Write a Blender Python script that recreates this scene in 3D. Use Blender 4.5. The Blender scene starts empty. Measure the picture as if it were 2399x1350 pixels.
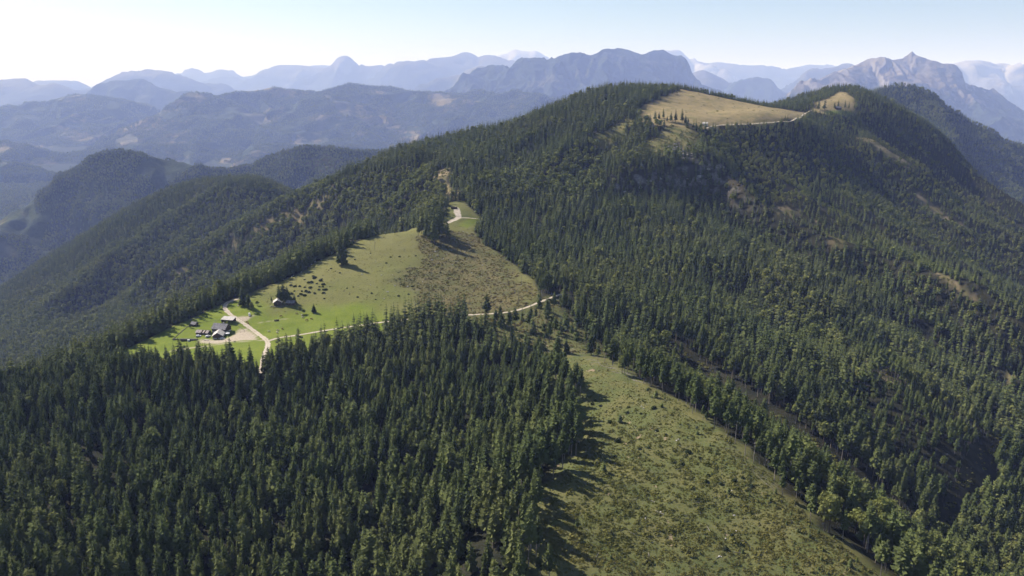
import bpy, bmesh, math, random
import numpy as np
from mathutils import Vector, Matrix

random.seed(7)
RNG = np.random.default_rng(11)
SC = bpy.context.scene
COL = SC.collection

# ------------------------------------------------------------------ camera, sky, sun, exposure
F_PX = 1847.0                      # focal length in pixels of the 2399 px wide photograph
PITCH = math.atan(490.0 / F_PX)    # the true horizon lies 490 px above the middle of the frame
CAM = np.array([0.0, 0.0, 1000.0])

cam_data = bpy.data.cameras.new('camera')
cam_data.sensor_fit = 'HORIZONTAL'
cam_data.sensor_width = 36.0
cam_data.lens = 36.0 * F_PX / 2399.0
cam_data.clip_start = 1.0
cam_data.clip_end = 200000.0
cam = bpy.data.objects.new('camera', cam_data)
cam.location = CAM
cam.rotation_euler = (math.pi / 2 - PITCH, 0, 0)
COL.objects.link(cam)
SC.camera = cam

SUN_EL = math.radians(38.0)
SUN_AZ = math.radians(-52.0)       # measured from the view direction (+Y), negative = to the left
SUN_DIR = Vector((math.sin(SUN_AZ) * math.cos(SUN_EL), math.cos(SUN_AZ) * math.cos(SUN_EL), math.sin(SUN_EL)))

world = bpy.data.worlds.new('World')
SC.world = world
world.use_nodes = True
wn = world.node_tree.nodes
bg = wn['Background']
sky = wn.new('ShaderNodeTexSky')
sky.sky_type = 'NISHITA'
sky.sun_disc = False
sky.sun_elevation = SUN_EL
sky.sun_rotation = SUN_AZ
sky.altitude = 1300.0
sky.air_density = 1.0
sky.dust_density = 1.6
sky.ozone_density = 2.0
world.node_tree.links.new(sky.outputs[0], bg.inputs[0])
bg.inputs[1].default_value = 0.062

sun_data = bpy.data.lights.new('sun', 'SUN')
sun_data.energy = 5.0
sun_data.angle = math.radians(0.53)
sun_data.color = (1.0, 0.928, 0.905)
sun = bpy.data.objects.new('sun', sun_data)
sun.rotation_euler = (-SUN_DIR).to_track_quat('-Z', 'Y').to_euler()
sun.location = (-600, 500, 1800)
COL.objects.link(sun)

SC.view_settings.view_transform = 'Standard'
SC.view_settings.look = 'None'
SC.view_settings.gamma = 1.0
SC.view_settings.use_curve_mapping = False
SC.view_settings.exposure = 0.97
SC.cycles.volume_bounces = 2
SC.cycles.max_bounces = 5
SC.cycles.diffuse_bounces = 2
SC.cycles.transmission_bounces = 2
SC.cycles.transparent_max_bounces = 8
SC.cycles.use_denoising = True

# ------------------------------------------------------------------ projection helpers
_cp, _sp = math.cos(PITCH), math.sin(PITCH)
AX_F = np.array([0.0, _cp, -_sp])
AX_U = np.array([0.0, _sp, _cp])
AX_R = np.array([1.0, 0.0, 0.0])

def ray(px, py):
    px = np.asarray(px, float); py = np.asarray(py, float)
    sx = (px - 1199.5) / F_PX
    sy = -(py - 675.0) / F_PX
    return AX_F + sx[..., None] * AX_R + sy[..., None] * AX_U

def at(px, py, d):
    """the place that shows at that point of the photograph when it is d metres down the view axis"""
    return CAM + ray(px, py) * np.asarray(d, float)[..., None]

def project(p):
    q = np.asarray(p, float) - CAM
    d = q @ AX_F
    dd = np.maximum(d, 1e-3)
    return 1199.5 + F_PX * (q @ AX_R) / dd, 675.0 - F_PX * (q @ AX_U) / dd, d

# ------------------------------------------------------------------ noise
def _hash(ix, iy, seed):
    h = (ix.astype(np.int64) * 374761393 + iy.astype(np.int64) * 668265263 + seed * 982451653) & 0x7fffffff
    h = (h ^ (h >> 13)) * 1274126177 & 0x7fffffff
    h = (h ^ (h >> 16)) * 2246822519 & 0x7fffffff
    return ((h ^ (h >> 11)) & 0xffff) / 65535.0

def vnoise(x, y, seed=0):
    x0 = np.floor(x); y0 = np.floor(y)
    fx = x - x0; fy = y - y0
    fx = fx * fx * fx * (fx * (fx * 6 - 15) + 10); fy = fy * fy * fy * (fy * (fy * 6 - 15) + 10)
    a = _hash(x0, y0, seed); b = _hash(x0 + 1, y0, seed); c = _hash(x0, y0 + 1, seed); d = _hash(x0 + 1, y0 + 1, seed)
    return (a + (b - a) * fx) * (1 - fy) + (c + (d - c) * fx) * fy

def fbm(x, y, seed=0, octaves=4, gain=0.5, lac=2.03):
    s = np.zeros_like(x, dtype=float); amp = 1.0; tot = 0.0
    for o in range(octaves):
        s += amp * (vnoise(x, y, seed + 17 * o) * 2 - 1); tot += amp
        amp *= gain; x = x * lac + 13.7; y = y * lac - 7.3
    return s / tot

def ridged(x, y, seed=0, octaves=4, gain=0.5):
    s = np.zeros_like(x, dtype=float); amp = 1.0; tot = 0.0
    for o in range(octaves):
        s += amp * (1 - np.abs(vnoise(x, y, seed + 31 * o) * 2 - 1)); tot += amp
        amp *= gain; x = x * 2.07 + 5.1; y = y * 2.07 - 3.9
    return s / tot

def smooth(a, b, x):
    t = np.clip((x - a) / (b - a), 0, 1)
    return t * t * (3 - 2 * t)

def inside(poly, x, y):
    """point in polygon, vectorised"""
    poly = np.asarray(poly, float); r = np.zeros(x.shape, bool)
    j = len(poly) - 1
    for i in range(len(poly)):
        xi, yi = poly[i]; xj, yj = poly[j]
        with np.errstate(divide='ignore', invalid='ignore'):
            c = ((yi > y) != (yj > y)) & (x < (xj - xi) * (y - yi) / (yj - yi + 1e-12) + xi)
        r ^= c; j = i
    return r

def seg_dist(poly, x, y, closed=False):
    """distance to a polyline, and the length along it of the nearest point"""
    poly = np.asarray(poly, float)
    if closed: poly = np.vstack([poly, poly[:1]])
    best = np.full(x.shape, 1e18); al = np.zeros(x.shape); run = 0.0
    for (ax, ay), (bx, by) in zip(poly[:-1], poly[1:]):
        dx, dy = bx - ax, by - ay; L2 = dx * dx + dy * dy + 1e-9
        t = np.clip(((x - ax) * dx + (y - ay) * dy) / L2, 0, 1)
        d = (x - ax - t * dx) ** 2 + (y - ay - t * dy) ** 2
        m = d < best
        best = np.where(m, d, best); al = np.where(m, run + t * math.sqrt(L2), al)
        run += math.sqrt(L2)
    return np.sqrt(best), al

# ------------------------------------------------------------------ the near mountain: a height field through surveyed points
# (photo x, photo y, metres down the view axis, height of the tree cover there)
SURVEY = [
 # alp with the huts, knoll above it
 (520,775,720,0),(625,795,692,0),(400,800,706,0),(262,834,702,0),(430,752,748,0),(540,705,795,0),(620,672,830,0),(690,645,862,0),
 (742,614,890,0),(790,590,915,0),(870,556,955,0),(930,545,975,0),(990,541,988,0),(800,650,835,0),(700,740,752,0),(850,755,733,0),
 (900,700,782,0),(1000,620,880,0),(1000,580,925,0),(1100,640,858,0),(1050,735,742,0),(1200,725,742,0),(1280,697,765,0),
 (1240,662,815,0),(1180,605,900,0),(1090,545,985,0),(1070,500,1040,0),(1060,482,1065,0),(700,800,690,0),(600,880,600,0),(400,880,606,0),(250,890,610,0),
 (660,690,800,0),(1120,700,780,0),
 # saddle and the foot of the big hill
 (1045,440,1150,8),(1028,400,1230,6),(1130,470,1090,15),(1200,520,1030,15),(1300,600,900,15),(1300,500,1060,15),(1200,440,1160,15),
 # ridge with the clearing, towards the camera
 (1300,790,640,12),(1400,850,566,0),(1500,897,517,0),(1600,955,474,0),(1690,1015,438,0),(1750,1075,412,0),(1850,1180,380,0),(1950,1275,352,0),(2050,1350,334,0),
 (1350,900,525,0),(1500,1000,452,0),(1400,1100,404,0),(1600,1100,408,0),(1400,1200,366,0),(1600,1200,370,0),(1750,1250,358,0),(1300,1330,322,0),(1700,1340,332,0),
 (1310,1110,400,0),(1195,1170,376,0),(1150,1300,330,0),
 # forest in front
 (100,1350,330,14),(600,1350,335,14),(1000,1350,330,14),(100,1200,390,14),(600,1200,395,14),(1000,1200,385,14),(100,1050,468,14),(600,1050,478,14),(1000,1050,465,14),
 (100,930,560,14),(600,940,560,14),(1000,900,570,14),(1150,1000,490,14),(1200,850,600,14),(1000,800,650,14),(20,860,640,14),(200,870,630,14),
 # right-hand forest slope
 (1450,760,700,15),(1600,860,600,15),(1700,900,575,15),(1850,1000,520,15),(2000,1120,478,15),(2150,1230,450,15),(2300,1330,425,15),
 (1500,700,760,15),(1600,600,935,15),(1700,760,735,15),(1900,700,860,15),(1900,880,640,15),(2050,1000,580,15),(2100,880,690,15),(2250,1000,635,15),(2250,1150,540,15),(2380,1250,505,15),(2380,1050,640,15),
 (2200,780,860,15),(2390,880,800,15),(2060,640,980,15),(2200,655,1010,8),(2310,745,900,8),(2290,640,1120,15),(2395,760,980,15),(2395,640,1200,15),(1750,620,940,15),
 (1500,470,1130,15),(1600,500,1110,15),(1750,540,1060,12),(1900,540,1120,12),(1700,450,1190,4),(1820,440,1240,15),(2000,480,1270,15),(2150,560,1200,15),(2250,520,1350,15),(2395,570,1350,15),
 (1560,420,1195,4),(1450,430,1180,10),(1700,400,1230,6),
 (1750,330,1370,12),(1850,330,1420,12),(1950,330,1500,12),(2000,400,1430,12),(2100,400,1520,12),(2200,450,1540,12),(2300,500,1550,12),(2395,545,1500,12),
 (2050,300,1700,12),(2150,350,1700,12),(2250,420,1700,12),
 # the big hill and the bare plateau
 (1560,330,1300,3),(1600,345,1285,8),(1500,335,1290,8),(1450,350,1270,14),(1400,390,1230,14),(1640,296,1375,0),(1660,299,1372,0),(1780,289,1440,0),(1870,281,1500,0),(1720,262,1560,0),(1600,250,1560,0),(1520,250,1500,0),(1500,270,1440,2),
 (1592,209,1780,0),(1700,231,1790,0),(1800,250,1760,0),(1890,263,1690,0),(1450,190,1640,16),(1530,193,1720,16),(1380,210,1590,16),(1300,245,1540,16),(1200,295,1490,16),(1400,270,1420,14),(1300,330,1350,12),(1350,300,1390,10),(1430,300,1370,4),
 (1200,370,1290,14),(1120,400,1230,14),(1100,335,1440,16),(1000,350,1480,16),
 # ridge beyond the plateau
 (1915,258,1700,0),(1990,258,1720,0),(1960,222,1860,0),(1985,200,1960,6),(2010,197,1970,12),(2070,225,1930,12),(2130,258,1890,12),(2200,300,1850,12),(2290,398,1760,12),(2350,448,1700,12),(2399,480,1660,12),
 (1800,244,2050,10),(1850,246,1960,12),
 # north slopes over the left-hand valley
 (900,350,1640,16),(750,405,1700,16),(600,412,1850,16),(480,415,2000,16),(380,450,1980,16),(280,500,1950,16),(180,560,1900,16),(100,605,1850,16),
 (900,430,1400,12),(760,470,1480,12),(700,500,1400,12),(600,550,1400,12),(500,600,1380,12),(400,662,1340,6),(560,480,1680,16),(400,550,1650,16),(250,620,1560,16),(100,700,1500,16),
 (850,500,1240,16),(700,570,1230,16),(560,640,1180,16),(420,720,1130,16),(270,790,1080,16),(50,790,1250,16),(150,720,1380,16),
 (980,470,1200,16),(0,680,1700,16),
]
# points that the photograph does not show: x, y, height (the backs of the crests)
HIDDEN = []
def deeper(px, d):
    """the slopes over the left-hand valley lie farther off the more they are to the left"""
    return d * np.interp(px, [0, 400, 700, 900], [1.32, 1.28, 1.14, 1.0])
_s = np.array(SURVEY, float)
_left = (_s[:, 0] < 905) & (_s[:, 2] > 1060)
_s[_left, 2] = deeper(_s[_left, 0], _s[_left, 2])
_pts = at(_s[:, 0], _s[:, 1], _s[:, 2]); _pts[:, 2] -= _s[:, 3]

def behind(px, py, d, dx, dy, dz):
    p = at(np.array(px, float), np.array(py, float), np.array(d, float))
    HIDDEN.append((p[0] + dx, p[1] + dy, p[2] + dz))

for px, py, d in [(262,834,702),(430,752,748),(540,705,795),(690,645,862),(790,590,915),(870,556,955)]:
    behind(px, py, d, -26, 26, -6)
    behind(px, py, d, -80, 80, -42)
behind(930,545,975, -10, 45, -14); behind(930,545,975, -50, 110, -55)
behind(480,415,2000*1.255, -150, 300, -190); behind(750,405,1700*1.1, -60, 350, -200); behind(280,500,1950*1.29, -170, 250, -180); behind(100,605,1850*1.31, -200, 200, -160)
behind(1000,350,1480, -60, 450, -230); behind(1200,295,1490, -40, 500, -230); behind(1450,180,1640, -40, 420, -150); behind(1600,209,1780, 30, 350, -110)
behind(1700,231,1790, 30, 300, -130); behind(1800,250,2050, 30, 300, -180); behind(1985,200,1960, -30, 330, -160); behind(2130,258,1890, 130, 260, -200); behind(2290,398,1760, 180, 220, -210); behind(2399,480,1660, 200, 150, -190)
HIDDEN += [(-900, 600, 480), (-520, 480, 700), (-330, 300, 775), (-260, 120, 790), (0, 90, 800), (250, 110, 770), (450, 200, 690), (650, 420, 620), (900, 650, 600), (1150, 900, 590), (1350, 1200, 570),
           (-1300, 1000, 380), (-1900, 1700, 250), (-1900, 3200, 200), (-500, 3000, 380), (200, 2600, 560), (800, 2700, 560), (1500, 2400, 480), (1800, 1800, 450)]
_all = np.vstack([_pts, np.array(HIDDEN)])
_cx, _cy, _cz = _all[:, 0] / 1000, _all[:, 1] / 1000, _all[:, 2]

def _phi(r2):
    return 0.5 * r2 * np.log(r2 + 1e-12)

_n = len(_cx)
_K = _phi((_cx[:, None] - _cx) ** 2 + (_cy[:, None] - _cy) ** 2) + np.eye(_n) * 2.5e-4
_P = np.stack([np.ones(_n), _cx, _cy], 1)
_A = np.block([[_K, _P], [_P.T, np.zeros((3, 3))]])
_W = np.linalg.solve(_A, np.concatenate([_cz, np.zeros(3)]))

def spline(x, y):
    sh = x.shape; x = x.ravel() / 1000; y = y.ravel() / 1000
    out = np.empty(len(x))
    for i in range(0, len(x), 60000):
        a, b = x[i:i + 60000], y[i:i + 60000]
        out[i:i + 60000] = _phi((a[:, None] - _cx) ** 2 + (b[:, None] - _cy) ** 2) @ _W[:_n] + _W[_n] + _W[_n + 1] * a + _W[_n + 2] * b
    return out.reshape(sh)

def lines(breaks):
    """grid lines: [(start, step), ...] up to the last start"""
    v = []
    for (a, s), (b, _) in zip(breaks[:-1], breaks[1:]):
        v += list(np.arange(a, b - s * 0.5, s))
    v.append(breaks[-1][0])
    return np.array(v, float)

GX = lines([(-2700, 40), (-2000, 16), (-900, 10), (-460, 3), (420, 4), (700, 7), (1300, 14), (1900, 40), (2300, 40)])
GY = lines([(40, 30), (160, 5), (560, 3), (1080, 5), (1900, 9), (2600, 14), (3100, 30), (3700, 30)])
MX, MY = np.meshgrid(GX, GY)
coarse_x = np.linspace(GX[0], GX[-1], 240); coarse_y = np.linspace(GY[0], GY[-1], 200)
_cX, _cY = np.meshgrid(coarse_x, coarse_y)
_cZ = spline(_cX, _cY)

def bilerp(gx, gy, gz, x, y):
    i = np.clip(np.searchsorted(gx, x, side='right') - 1, 0, len(gx) - 2)
    j = np.clip(np.searchsorted(gy, y, side='right') - 1, 0, len(gy) - 2)
    u = np.clip((x - gx[i]) / (gx[i + 1] - gx[i]), 0, 1); v = np.clip((y - gy[j]) / (gy[j + 1] - gy[j]), 0, 1)
    return (gz[j, i] * (1 - u) + gz[j, i + 1] * u) * (1 - v) + (gz[j + 1, i] * (1 - u) + gz[j + 1, i + 1] * u) * v

MZ = spline(MX, MY)
# natural unevenness
MZ += fbm(MX / 90, MY / 90, 3, 4) * 3.0 * smooth(200, 900, MY) + fbm(MX / 16, MY / 16, 5, 3) * 0.45
# ribs (+) and gullies (-) that run down the flanks: (photo x, y, metres), height, half width
RIBS = [
 ([(1800,440,1240),(2000,560,1130),(2150,640,1030),(2250,700,950),(2320,750,890),(2420,820,810)], 19, 40),
 ([(1900,470,1280),(2080,570,1160),(2240,665,1060),(2400,780,960)], -15, 40),
 ([(1990,300,1600),(2150,400,1545),(2300,490,1550),(2420,560,1480)], 22, 55),
 ([(1960,330,1490),(2100,450,1420),(2250,560,1290),(2420,650,1170)], -17, 50),
 ([(1700,620,930),(1850,760,760),(1980,880,650),(2120,1010,575)], -12, 30),
 ([(1560,780,690),(1700,880,600),(1850,985,535),(2000,1100,490),(2180,1240,450)], -20, 20),
 ([(1800,760,750),(2000,900,640),(2200,1020,600),(2380,1130,570)], 13, 35),
 ([(1010,395,1330),(880,430,1400),(750,475,1460),(600,550,1400),(500,605,1380),(390,662,1340),(300,720,1290)], 36, 42),
 ([(960,440,1290),(800,500,1310),(650,570,1290),(500,650,1230),(350,740,1180)], -32, 42),
 ([(760,415,1640),(600,480,1640),(450,560,1560),(300,650,1480),(150,760,1330)], -34, 55),
 ([(660,415,1760),(520,480,1760),(380,560,1680),(250,640,1560),(120,740,1400)], 26, 45),
 ([(850,395,1500),(760,430,1560)], -8, 40),
 ([(1330,300,1420),(1250,350,1350),(1150,400,1260)], -10, 28),
 ([(1430,290,1390),(1340,340,1320),(1260,400,1240)], 9, 22),
 ([(1500,300,1360),(1420,345,1290),(1330,410,1200)], -9, 22),
]
for _line, _amp, _w in RIBS:
    _l = np.array(_line, float)
    if _l[:, 0].max() < 1015: _l[:, 2] = deeper(_l[:, 0], _l[:, 2]); _w = _w * 1.2; _amp = _amp * 1.2
    _q = at(_l[:, 0], _l[:, 1], _l[:, 2])[:, :2]
    _d, _t = seg_dist(_q, MX, MY)
    _L = np.sum(np.linalg.norm(np.diff(_q, axis=0), axis=1))
    MZ += _amp * np.exp(-(_d / _w) ** 2) * smooth(0, 60, _t + 8) * smooth(0, 60, _L - _t + 8)
# the right-hand flank is fluted by ribs that run down towards the viewer's right
_v = MX * 0.863 + MY * 0.507; _u = MX * -0.507 + MY * 0.863
_m = smooth(170, 420, MX) * smooth(430, 620, MY) * smooth(1420, 1150, MY)
_m = np.maximum(_m, smooth(650, 850, MX) * smooth(1000, 1200, MY) * smooth(1900, 1650, MY))
FLUTE_AREA = _m
FLUTE = ridged((_v + fbm(MX / 150, MY / 150, 61, 2) * 40) / 120, _u / 900, 62, 2)
MZ += (ridged((_v + fbm(MX / 150, MY / 150, 61, 2) * 40) / 120, _u / 900, 62, 2) - 0.62) * 76 * _m
# rock step below the shoulder of the plateau
_l = np.array([(1400,432,1180),(1480,425,1195),(1570,412,1208),(1650,402,1220),(1700,405,1228),(1745,432,1222)], float)
CLIFF = at(_l[:, 0], _l[:, 1], _l[:, 2])[:, :2]
CLIFF_D, CLIFF_T = seg_dist(CLIFF, MX, MY)
_side = np.sign(MY - np.interp(MX, CLIFF[:, 0], CLIFF[:, 1]))
_fade = smooth(0, 50, CLIFF_T) * smooth(0, 50, np.sum(np.linalg.norm(np.diff(CLIFF, axis=0), axis=1)) - CLIFF_T) * np.exp(-(CLIFF_D / 55) ** 2)
MZ += 17 * np.tanh(_side * CLIFF_D / 13 + fbm(MX / 25, MY / 25, 9, 3) * 0.8) * _fade
# the rim of the field sinks under the wider land
_rim = np.minimum(np.minimum(MX - GX[0], GX[-1] - MX), GY[-1] - MY)
MZ -= 620 * (1 - smooth(0, 420, _rim))
MZ = np.maximum(MZ, 62.0 + 0.01 * _rim / 100)

def ground(x, y):
    return bilerp(GX, GY, MZ, np.asarray(x, float), np.asarray(y, float))

def cast(px, py, dmin=110.0, dmax=3000.0, lift=0.0):
    """where the sight line through that point of the photograph meets the near ground; NaN where it passes over it"""
    px = np.atleast_1d(np.asarray(px, float)); py = np.atleast_1d(np.asarray(py, float))
    r = ray(px, py); ds = np.concatenate([np.arange(dmin, 1300, 2.0), np.arange(1300, dmax, 4.0)])
    P = CAM + r[:, None, :] * ds[None, :, None]
    below = P[..., 2] < ground(P[..., 0], P[..., 1]) + lift
    k = np.argmax(below, 1); ok = below.any(1)
    out = np.full((len(px), 3), np.nan)
    for i in range(len(px)):
        if ok[i]:
            lo, hi = (ds[max(k[i] - 1, 0)], ds[k[i]])
            for _ in range(12):
                m = 0.5 * (lo + hi); p = CAM + r[i] * m
                if p[2] < ground(p[0], p[1]) + lift: hi = m
                else: lo = m
            out[i] = CAM + r[i] * hi
    return out

# ------------------------------------------------------------------ mesh and material helpers
def link(o, parent=None):
    COL.objects.link(o)
    if parent is not None: o.parent = parent
    return o

def mesh_from(name, verts, faces, mats=(), smooth_shade=False):
    me = bpy.data.meshes.new(name)
    me.from_pydata([tuple(v) for v in verts], [], [tuple(f) for f in faces])
    for m in mats: me.materials.append(m)
    if smooth_shade:
        me.polygons.foreach_set('use_smooth', np.ones(len(me.polygons), bool))
    me.update()
    return me

def grid_mesh(name, X, Y, Z, keep=None, smooth_shade=True):
    h, w = X.shape
    me = bpy.data.meshes.new(name)
    idx = np.arange(h * w).reshape(h, w)
    q = np.stack([idx[:-1, :-1], idx[:-1, 1:], idx[1:, 1:], idx[1:, :-1]], -1).reshape(-1, 4)
    co = np.stack([X, Y, Z], -1).reshape(-1, 3)
    used = None
    if keep is not None:
        q = q[keep.reshape(-1)]
        used = np.unique(q)
        remap = np.full(h * w, -1); remap[used] = np.arange(len(used))
        q = remap[q]; co = co[used]
    me.vertices.add(len(co)); me.vertices.foreach_set('co', co.astype(np.float32).ravel())
    me.loops.add(len(q) * 4); me.loops.foreach_set('vertex_index', q.astype(np.int32).ravel())
    me.polygons.add(len(q))
    me.polygons.foreach_set('loop_start', np.arange(0, len(q) * 4, 4, dtype=np.int32))
    if smooth_shade: me.polygons.foreach_set('use_smooth', np.ones(len(q), bool))
    me.update(calc_edges=True)
    return me, used

def attr(me, name, values, used=None, kind='FLOAT'):
    v = np.asarray(values, np.float32).reshape(-1)
    if used is not None: v = v[used]
    a = me.attributes.new(name, kind, 'POINT'); a.data.foreach_set('value', v)

def tag(o, label=None, cat=None, group=None, kind=None):
    if label: o['label'] = label
    if cat: o['category'] = cat
    if group: o['group'] = group
    if kind: o['kind'] = kind
    return o

class NT:
    """a material's node tree, wired from expressions"""
    def __init__(self, name, rough=0.95, spec=0.15):
        self.m = bpy.data.materials.new(name); self.m.use_nodes = True
        self.t = self.m.node_tree; self.b = self.t.nodes['Principled BSDF']
        self.b.inputs['Roughness'].default_value = rough
        self.b.inputs['Specular IOR Level'].default_value = spec
    def node(self, kind, **inp):
        n = self.t.nodes.new(kind)
        for k, v in inp.items():
            if k.startswith('p_'): setattr(n, k[2:], v); continue
            s = n.inputs[int(k[1:])] if k[0] == 'i' and k[1:].isdigit() else n.inputs[k]
            self.put(s, v)
        return n
    def put(self, socket, v):
        if isinstance(v, bpy.types.NodeSocket): self.t.links.new(v, socket)
        elif isinstance(v, tuple) and len(v) == 3 and socket.type == 'RGBA': socket.default_value = (*v, 1)
        else: socket.default_value = v
    def attr(self, name, kind='GEOMETRY'):
        return self.node('ShaderNodeAttribute', p_attribute_name=name, p_attribute_type=kind).outputs['Fac']
    def pos(self): return self.node('ShaderNodeNewGeometry').outputs['Position']
    def noise(self, scale, vec=None, detail=4, rough=0.55, out='Fac'):
        n = self.node('ShaderNodeTexNoise', Scale=scale, Detail=detail, Roughness=rough)
        self.put(n.inputs['Vector'], vec if vec is not None else self.pos())
        return n.outputs[out]
    def ramp(self, f, a, b):
        n = self.node('ShaderNodeMapRange', p_interpolation_type='SMOOTHSTEP')
        self.put(n.inputs[0], f); n.inputs[1].default_value = a; n.inputs[2].default_value = b
        return n.outputs[0]
    def mix(self, f, a, b):
        n = self.node('ShaderNodeMix', p_data_type='RGBA')
        self.put(n.inputs[0], f); self.put(n.inputs[6], a); self.put(n.inputs[7], b)
        return n.outputs[2]
    def math(self, op, a, b=0.0):
        n = self.node('ShaderNodeMath', p_operation=op); self.put(n.inputs[0], a); self.put(n.inputs[1], b)
        return n.outputs[0]
    def color(self, c): self.put(self.b.inputs['Base Color'], c); return self
    def bump(self, h, strength, dist=1.0):
        n = self.node('ShaderNodeBump', Strength=strength, Distance=dist); self.put(n.inputs['Height'], h)
        self.t.links.new(n.outputs[0], self.b.inputs['Normal']); return self

def plain(name, col, rough=0.8, spec=0.2, vary=0.25, scale=0.6, metal=0.0):
    n = NT(name, rough, spec)
    dark = tuple(c * (1 - vary) for c in col); light = tuple(min(1, c * (1 + vary * 0.6)) for c in col)
    n.color(n.mix(n.ramp(n.noise(scale), 0.3, 0.7), dark, light))
    n.b.inputs['Metallic'].default_value = metal
    return n.m

# ------------------------------------------------------------------ where things lie on the ground (outlines surveyed on the photograph, laid onto the terrain)
def lay(pts, lift=0.0):
    p = np.array(pts, float); q = cast(p[:, 0], p[:, 1], lift=lift)
    return q[~np.isnan(q[:, 0])]

def catmull(P, step=3.0):
    P = np.asarray(P, float)
    if len(P) < 3: return P
    Q = np.vstack([2 * P[0] - P[1], P, 2 * P[-1] - P[-2]]); out = []
    for i in range(1, len(Q) - 2):
        n = max(2, int(np.linalg.norm(Q[i + 1] - Q[i]) / step))
        t = np.linspace(0, 1, n, endpoint=False)[:, None]
        out.append(0.5 * (2 * Q[i] + (Q[i + 1] - Q[i - 1]) * t + (2 * Q[i - 1] - 5 * Q[i] + 4 * Q[i + 1] - Q[i + 2]) * t ** 2 + (3 * Q[i] - Q[i - 1] - 3 * Q[i + 1] + Q[i + 2]) * t ** 3))
    return np.vstack(out + [P[-1:]])

def area_mask(outline, soft=3.0, rough=6.0, scale=22.0, seed=1, X=None, Y=None, grow=0.0):
    X = MX if X is None else X; Y = MY if Y is None else Y
    poly = lay(outline)[:, :2]
    d, _ = seg_dist(poly, X, Y, closed=True)
    d = np.where(inside(poly, X, Y), d, -d) + fbm(X / scale, Y / scale, seed, 3) * rough + grow
    return smooth(-soft, soft, d)

def strip_mask(line, width, soft=1.5, rough=1.0, seed=2):
    q = lay(line)[:, :2]; d, _ = seg_dist(catmull(q), MX, MY)
    return smooth(width / 2 + soft, width / 2 - soft, d + fbm(MX / 9, MY / 9, seed, 2) * rough)

PASTURE = [(215,858),(262,833),(345,795),(430,752),(485,727),(540,705),(600,681),(690,645),(742,614),(790,590),(870,556),(930,545),(990,541),(1030,545),(1062,528),(1092,522),
           (1120,553),(1160,590),(1200,620),(1240,650),(1268,688),(1245,712),(1180,733),(1060,748),(985,753),(930,759),(880,780),(830,797),(760,815),(700,833),(640,848),(600,862),(400,862),(250,874)]
CLEARING = [(1285,842),(1340,838),(1400,846),(1440,866),(1500,894),(1560,925),(1620,964),(1680,1005),(1740,1063),(1790,1116),(1850,1176),(1900,1226),(1960,1278),(2010,1320),(2060,1352),(2130,1420),(2180,1500),(1900,1900),(1500,2000),
            (1240,1900),(1290,1500),(1295,1350),(1272,1240),(1265,1172),(1288,1130),(1325,1108),(1345,1062),(1345,985),(1345,930),(1320,885)]
PLATEAU = [(1590,209),(1640,217.5),(1700,231.5),(1800,251),(1888,263),(1872,281),(1780,289),(1690,294),(1655,302),(1635,296),(1610,298),(1560,294),(1520,296),(1500,284),(1490,266),(1510,246),(1555,226)]
FAR_GRASS = [(1905,262),(1950,268),(2003,264),(2006,240),(1998,205),(1985,197),(1968,215),(1935,232),(1912,245)]

m_pasture = area_mask(PASTURE, 2.5, 5, 25, 3)
m_clear = area_mask(CLEARING, 3, 9, 13, 4)
m_clearc = area_mask(CLEARING, 4, 9, 13, 4, grow=6.0)
m_plateau = area_mask(PLATEAU, 4, 10, 30, 5)
m_far = area_mask(FAR_GRASS, 6, 12, 30, 6)
# brighter, cropped grass round the huts; rougher ground above and to the right
m_green = area_mask([(200,870),(262,832),(430,750),(540,704),(590,700),(640,735),(720,722),(800,720),(880,712),(935,735),(960,775),(800,830),(600,890),(250,900)], 14, 16, 40, 7) * m_pasture
m_green = np.maximum(m_green, area_mask([(1930,262),(1995,266),(1985,274),(1940,268)], 6, 4, 20, 8))
m_green = np.maximum(m_green, area_mask([(1072,528),(1110,512),(1130,520),(1095,535)], 5, 3, 20, 8) * 0.8)
m_tuss = area_mask([(985,552),(1060,540),(1120,553),(1200,620),(1268,688),(1180,735),(1040,745),(960,700),(940,660),(985,610)], 14, 22, 35, 9)
m_dirt = area_mask([(604,787),(580,772),(562,770),(548,786),(520,797),(470,795),(464,803),(500,806),(560,799),(600,796)], 1.2, 1.2, 6, 10)
m_dirt = np.maximum(m_dirt, area_mask([(546,742),(592,740),(584,748),(566,757),(556,752)], 1.2, 1.0, 6, 11))
m_dirt = np.maximum(m_dirt, 0.75 * strip_mask([(400,822),(470,813),(540,803),(622,797)], 1.6, 0.9, 0.8, 12))
m_dirt = np.maximum(m_dirt, 0.55 * strip_mask([(610,756),(640,752),(672,747)], 1.2, 0.8, 0.6, 12))
m_scar = area_mask([(1016,418),(1030,398),(1050,392),(1056,408),(1050,425),(1062,445),(1075,440),(1072,470),(1048,470),(1034,452)], 4, 9, 10, 13)
m_saddle = area_mask([(1030,532),(1048,500),(1050,476),(1088,470),(1112,498),(1140,520),(1100,548)], 3, 4, 10, 33)
m_scar = np.maximum(m_scar, area_mask([(1765,470),(1800,462),(1850,478),(1895,500),(1955,555),(1975,580),(1940,570),(1880,520),(1820,500)], 5, 26, 14, 14) * 0.62 * smooth(-0.25, 0.2, fbm(MX / 24, MY / 24, 34, 3)))
m_scar = np.maximum(m_scar, strip_mask([(2196,640),(2240,672),(2290,722)], 3, 1.5, 2, 15) * 0.7)
m_scar = np.maximum(m_scar, strip_mask([(2030,325),(2075,352),(2115,378)], 26, 5, 12, 16))
m_scar = np.maximum(m_scar, strip_mask([(2150,465),(2195,500),(2240,530)], 18, 5, 12, 16) * 0.8)
m_scar = np.maximum(m_scar, strip_mask([(1985,795),(2030,835),(2085,895)], 11, 2.5, 4, 17) * 0.8)
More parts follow.
